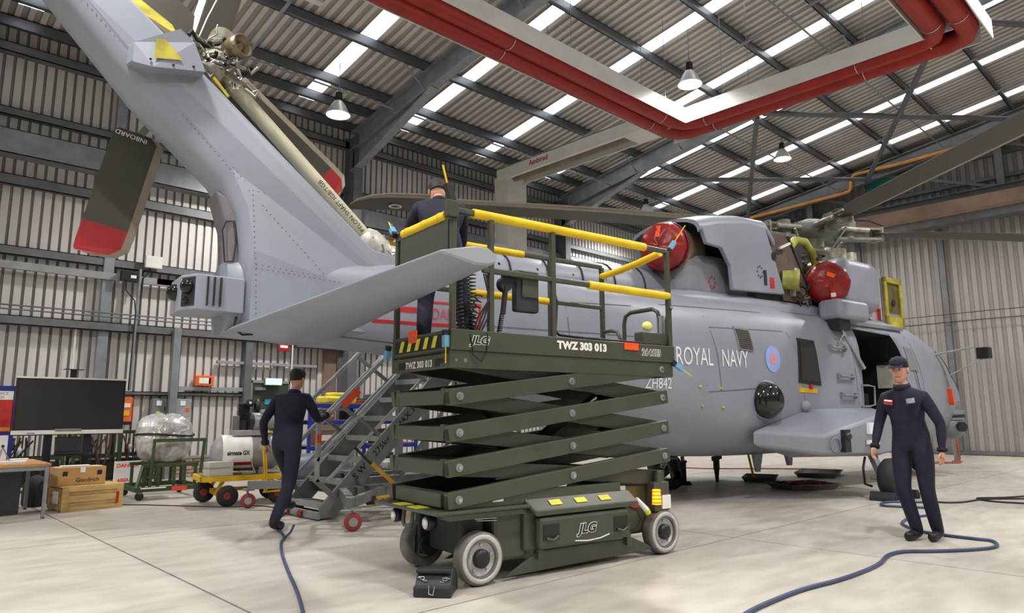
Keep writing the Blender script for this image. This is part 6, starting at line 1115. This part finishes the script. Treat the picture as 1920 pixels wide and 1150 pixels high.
J2 = thing('tie_down_strut', 'short black tie-down strut hanging from the belly to the floor', 'strut', (12.0,7.1,0)); MB().cyl((0,0,0.0),(0,0,0.22),0.03,0.05,12).build('spike', black, J2); MB().cyl((0,0,0.22),(0,0,0.42),0.06,seg=12).build('sleeve', black, J2); MB().bar((-0.1,0,0.42),(0.14,0,0.46),0.08,0.08).build('clamp', black, J2); MB().cyl((0,0,0.46),(0,0,0.66),0.03,seg=10).build('pin', galv_dark, J2)
tagm = None

# ================================================================= PEOPLE
skin_m = pm('skin', (206,152,128), 0.55, 0, 0.04, 10); navy = pm('navy_coverall', (20,22,46), 0.8, 0, 0.12, 14, 0.25, bscale=18); boot = pm('black_boot', (20,20,22), 0.45, 0, 0.1, 12); hair_m = pm('dark_hair', (34,26,22), 0.7, 0, 0.15, 30); lipm = pm('lips', (176,104,92), 0.5); eyem = pm('eye_dark', (30,26,26), 0.3)
def person(name, label, J, face, loc, rz, cap=True, curl=0.5, pats=False):
    """J: joints (x forward, y left, z up) in metres; one continuous skinned body plus head and hands in the same mesh"""
    root = thing(name, label, 'person', loc, rz)
    V = []; E_ = []; Rr = []; T = []
    def add(p, r, tg, par=None):
        V.append(Vector(p)); Rr.append(r); T.append(tg)
        if par is not None: E_.append((par, len(V)-1))
        return len(V)-1
    pel = add(J['pelvis'], (0.155,0.125), 'suit'); sp1 = add(Vector(J['pelvis']).lerp(Vector(J['chest']),0.5), (0.15,0.115), 'suit', pel); ch = add(J['chest'], (0.175,0.125), 'suit', sp1)
    nb_ = add(Vector(J['chest']).lerp(Vector(J['neck']),0.75), (0.085,0.08), 'suit', ch); nk_ = add(J['neck'], (0.055,0.058), 'skin', nb_); hd = add(J['head'], (0.05,0.05), 'skin', nk_)
    for s in ('l','r'):
        sh = add(J['sh_'+s], (0.075,0.075), 'suit', ch); mid = add(Vector(J['sh_'+s]).lerp(Vector(J['el_'+s]),0.5), (0.062,0.062), 'suit', sh); el = add(J['el_'+s], (0.052,0.052), 'suit', mid)
        fa = add(Vector(J['el_'+s]).lerp(Vector(J['wr_'+s]),0.55), (0.046,0.046), 'suit', el); wr = add(J['wr_'+s], (0.034,0.03), 'suit', fa); wd = (Vector(J['wr_'+s])-Vector(J['el_'+s])).normalized(); pm_ = add(Vector(J['wr_'+s])+wd*0.05, (0.036,0.024), 'skin', wr); add(Vector(J['wr_'+s])+wd*0.095, (0.038,0.02), 'skin', pm_)
        hp_ = add(J['hip_'+s], (0.105,0.105), 'suit', pel); th = add(Vector(J['hip_'+s]).lerp(Vector(J['kn_'+s]),0.5), (0.092,0.095), 'suit', hp_); kn = add(J['kn_'+s], (0.072,0.075), 'suit', th); cf_ = add(Vector(J['kn_'+s]).lerp(Vector(J['an_'+s]),0.45), (0.07,0.072), 'suit', kn); an = add(J['an_'+s], (0.062,0.062), 'suit', cf_)
        hl = add(Vector(J['an_'+s])+Vector((-0.03,0,-0.05)), (0.055,0.052), 'boot', an); add(Vector(J['toe_'+s])+Vector((0.02,0,0.006)), (0.052,0.042), 'boot', hl)
    me = bpy.data.meshes.new('body'); me.from_pydata([tuple(v) for v in V], E_, []); ob = bpy.data.objects.new('body', me); COL.objects.link(ob)
    sk = ob.modifiers.new('s','SKIN'); sk.use_smooth_shade = True; ss = ob.modifiers.new('ss','SUBSURF'); ss.levels = 2; ss.render_levels = 2
    lay = me.skin_vertices[0].data
    for i, r in enumerate(Rr): lay[i].radius = r
    lay[pel].use_root = True
    bpy.context.view_layer.update(); dg = bpy.context.evaluated_depsgraph_get(); em = bpy.data.meshes.new_from_object(ob.evaluated_get(dg)); bpy.data.objects.remove(ob)
    m = MB(); A = np.array([tuple(v) for v in V]); vs = [v.co.copy() for v in em.vertices]; m.v = [tuple(v) for v in vs]
    mi = {'suit':0,'skin':1,'boot':2}
    for p in em.polygons:
        c = sum((vs[i] for i in p.vertices), Vector())/len(p.vertices); q2 = ((A-np.array(c))**2).sum(1); k = int(np.argmin(q2)); tg = T[k]; tg = 'suit' if tg == 'skin' and k > hd and q2[k] > 0.058**2 else tg; m.cm = mi[tg]; m.face(tuple(p.vertices), True)
    bpy.data.meshes.remove(em)
    # hands: five tapered, bent fingers rooted in each palm
    for s in ('l','r'):
        w = Vector(J['wr_'+s]); d = (w-Vector(J['el_'+s])).normalized(); side_ = Vector((1,0,0)); side_ = (side_-d*side_.dot(d)).normalized(); nrm = d.cross(side_)*(1 if s == 'l' else -1); pc_ = w+d*0.085; m.cm = 1
        for k, (o_, L) in enumerate(((0.030,0.068),(0.010,0.078),(-0.010,0.072),(-0.029,0.056))):
            b0 = pc_+side_*o_; b1 = b0+d*(L*0.45)+nrm*(0.2*curl*L); b2 = b1+d*(L*0.3*(1-0.4*curl))+nrm*(0.35*curl*L); b3 = b2+d*(L*0.2*(1-curl))+nrm*(0.3*curl*L)
            m.tube([b0,b1,b2,b3],[0.0095,0.009,0.008,0.006],8)
        b0 = w+d*0.04+side_*0.032; m.tube([b0,b0+d*0.025+side_*0.022+nrm*0.008,b0+d*0.05+side_*0.026+nrm*0.014,b0+d*0.068+side_*0.022+nrm*0.018],[0.012,0.011,0.009,0.006],8)
    # head shaped from rings, with jaw, nose, ears
    f = Vector(face).normalized(); up_ = (Vector(J['head'])-Vector(J['neck'])).normalized(); lf = up_.cross(f).normalized(); f = lf.cross(up_).normalized(); hc = Vector(J['head'])+up_*0.03
    def H(a, b, c): return hc + f*a + lf*b + up_*c
    m.cm = 1; R = []
    for c, ax, by, sh_ in ((-0.115,0.03,0.025,0.045),(-0.105,0.05,0.042,0.032),(-0.08,0.072,0.056,0.016),(-0.05,0.086,0.064,0.006),(-0.015,0.094,0.071,0.0),(0.02,0.098,0.075,-0.002),(0.06,0.097,0.076,-0.004),(0.09,0.086,0.068,-0.006),(0.112,0.06,0.05,-0.008),(0.122,0.025,0.022,-0.01)):
        R.append([H(sh_+ax*math.cos(t), by*math.sin(t), c) for t in [2*math.pi*i/20 for i in range(20)]])
    m.loft(R)
    m.add([H(0.09,0.0,0.012),H(0.088,0.016,-0.036),H(0.088,-0.016,-0.036),H(0.122,0,-0.03),H(0.1,0,-0.044)],[(0,1,3),(0,3,2),(1,4,3),(2,3,4)],True)
    for s in (-1,1): m.sphere(H(-0.005,s*0.078,-0.01),0.03,10,8,(0.7,0.35,1)); m.sphere(H(0.087,s*0.031,0.008),0.0125,10,8)
    o = m.build('body', [navy, skin_m, boot], root)
    for s in (-1,1): MB().sphere(H(0.096,s*0.031,0.008),0.007,8,6).build('eye', eyem, root); MB().tube([H(0.089,s*0.015,0.03),H(0.093,s*0.032,0.034),H(0.08,s*0.05,0.028)],0.004,6).build('eyebrow', hair_m, root)
    MB().tube([H(0.083,-0.024,-0.064),H(0.092,0,-0.062),H(0.083,0.024,-0.064)],0.005,6).build('mouth', lipm, root)
    R = [[H(-0.004+k*0.104*math.cos(t), k*0.081*math.sin(t), c+((0.03 if cap else 0.09)*(1+math.cos(t))/2 if c < 0.03 else 0)) for t in [2*math.pi*i/24 for i in range(24)]] for c,k in ((-0.05,0.97) if not cap else (0.0,0.98),(0.0,1.03) if not cap else (0.02,1.03),(0.065,1.05),(0.1,0.94),(0.126,0.64),(0.138,0.12))]
    MB().loft(R).build('hair' if not cap else 'cap', hair_m if not cap else navy, root)
    if cap:
        R = [[H(-0.012+k*0.1*math.cos(t), k*0.079*math.sin(t), c) for t in [math.radians(100+i*8) for i in range(21)]] for c,k in ((-0.05,0.86),(-0.02,0.96),(0.005,0.97))]; MB().loft(R,False).build('hair', hair_m, root)
        m = MB(); m.loft([[H(0.085,y,0.055) for y in (-0.07,-0.035,0,0.035,0.07)]+[H(0.085,y,0.047) for y in (0.07,0.035,0,-0.035,-0.07)],[H(0.155-abs(y)*0.5,y,0.035) for y in (-0.06,-0.03,0,0.03,0.06)]+[H(0.155-abs(y)*0.5,y,0.03) for y in (0.06,0.03,0,-0.03,-0.06)]]); m.build('cap_peak', navy, root)
    # collar and cuffs of the coverall
    nk = Vector(J['neck']); dn = (nk-Vector(J['chest'])).normalized(); MB().lathe([(0.062,-0.05),(0.078,-0.055),(0.082,-0.03),(0.072,0.0),(0.064,-0.01)], nk-dn*0.0, dn, 20).build('collar', navy, root)
    for s in ('l','r'):
        w = Vector(J['wr_'+s]); d = (w-Vector(J['el_'+s])).normalized(); MB().lathe([(0.036,-0.02),(0.045,-0.02),(0.046,0.015),(0.037,0.015)], w, d, 16).build('cuff', navy, root)
    return root, H
# man on the right, walking towards the left, looking at the camera
JA_ = dict(pelvis=(0.10,0,0.97), chest=(0.17,0,1.36), neck=(0.20,0,1.55), head=(0.215,0,1.66), sh_l=(0.17,0.185,1.41), sh_r=(0.17,-0.185,1.41), el_l=(0.10,0.29,1.15), el_r=(0.16,-0.28,1.15), wr_l=(0.14,0.30,0.90), wr_r=(0.26,-0.29,0.92),
 hip_l=(0.09,0.10,0.93), hip_r=(0.11,-0.10,0.93), kn_l=(0.06,0.09,0.50), kn_r=(0.14,-0.10,0.50), an_l=(-0.10,0.08,0.11), an_r=(0.02,-0.06,0.11), toe_l=(0.06,0.09,0.038), toe_r=(0.19,-0.08,0.038))
mA, H = person('person', 'man in navy coveralls and cap walking beside the helicopter cabin door', JA_, (0.85,0.15,0.0), (7.95,2.42,0), math.radians(172), True)
MB().bar((0.29,0.075,1.37),(0.29,0.155,1.38),0.05,0.006,(1,0,0.1)).build('chest_patch', pm('patch_grey',(150,152,166),0.7,0,0.2,30), mA); MB().bar((0.288,-0.06,1.36),(0.287,-0.15,1.37),0.05,0.006,(1,0,0.1)).build('chest_badge', pm('badge_red',(150,40,50),0.7,0,0.3,30), mA); MB().bar((0.292,-0.065,1.375),(0.291,-0.14,1.385),0.015,0.006,(1,0,0.1)).build('badge_bar', paper_m, mA)
# man on the lift platform, back to the camera, bent over the tail gearbox
JB_ = dict(pelvis=(0,0,0.90), chest=(0.14,0,1.24), neck=(0.22,0,1.39), head=(0.29,0.0,1.47), sh_l=(0.15,0.19,1.28), sh_r=(0.15,-0.19,1.28), el_l=(0.34,0.27,1.06), el_r=(0.36,-0.24,1.04), wr_l=(0.58,0.15,0.98), wr_r=(0.62,-0.12,0.98),
 hip_l=(0,0.10,0.86), hip_r=(0,-0.10,0.86), kn_l=(0.05,0.13,0.47), kn_r=(0.03,-0.17,0.47), an_l=(-0.05,0.16,0.11), an_r=(-0.03,-0.22,0.11), toe_l=(0.11,0.18,0.038), toe_r=(0.13,-0.24,0.038))
mB, H = person('person', 'man in navy coveralls bending forward on the raised lift platform', JB_, (0.8,0,-0.6), (3.56,4.62,1.755), math.radians(62), False, 0.8)
# man stepping onto the stairs
JC_ = dict(pelvis=(0,0,0.97), chest=(0.10,0,1.36), neck=(0.15,0,1.54), head=(0.18,0,1.65), sh_l=(0.09,0.19,1.44), sh_r=(0.11,-0.19,1.44), el_l=(-0.06,0.27,1.17), el_r=(0.26,-0.25,1.20), wr_l=(0.05,0.30,0.94), wr_r=(0.50,-0.22,1.25),
 hip_l=(0,0.10,0.93), hip_r=(0,-0.10,0.93), kn_l=(0.26,0.11,0.58), kn_r=(-0.04,-0.10,0.50), an_l=(0.26,0.12,0.25), an_r=(-0.32,-0.10,0.13), toe_l=(0.42,0.12,0.19), toe_r=(-0.17,-0.10,0.04))
mC, H = person('person', 'man in dark navy clothes stepping up at the foot of the access stairs', JC_, (1,0.0,-0.1), (3.72,7.72,0), math.radians(33), False, 0.5)
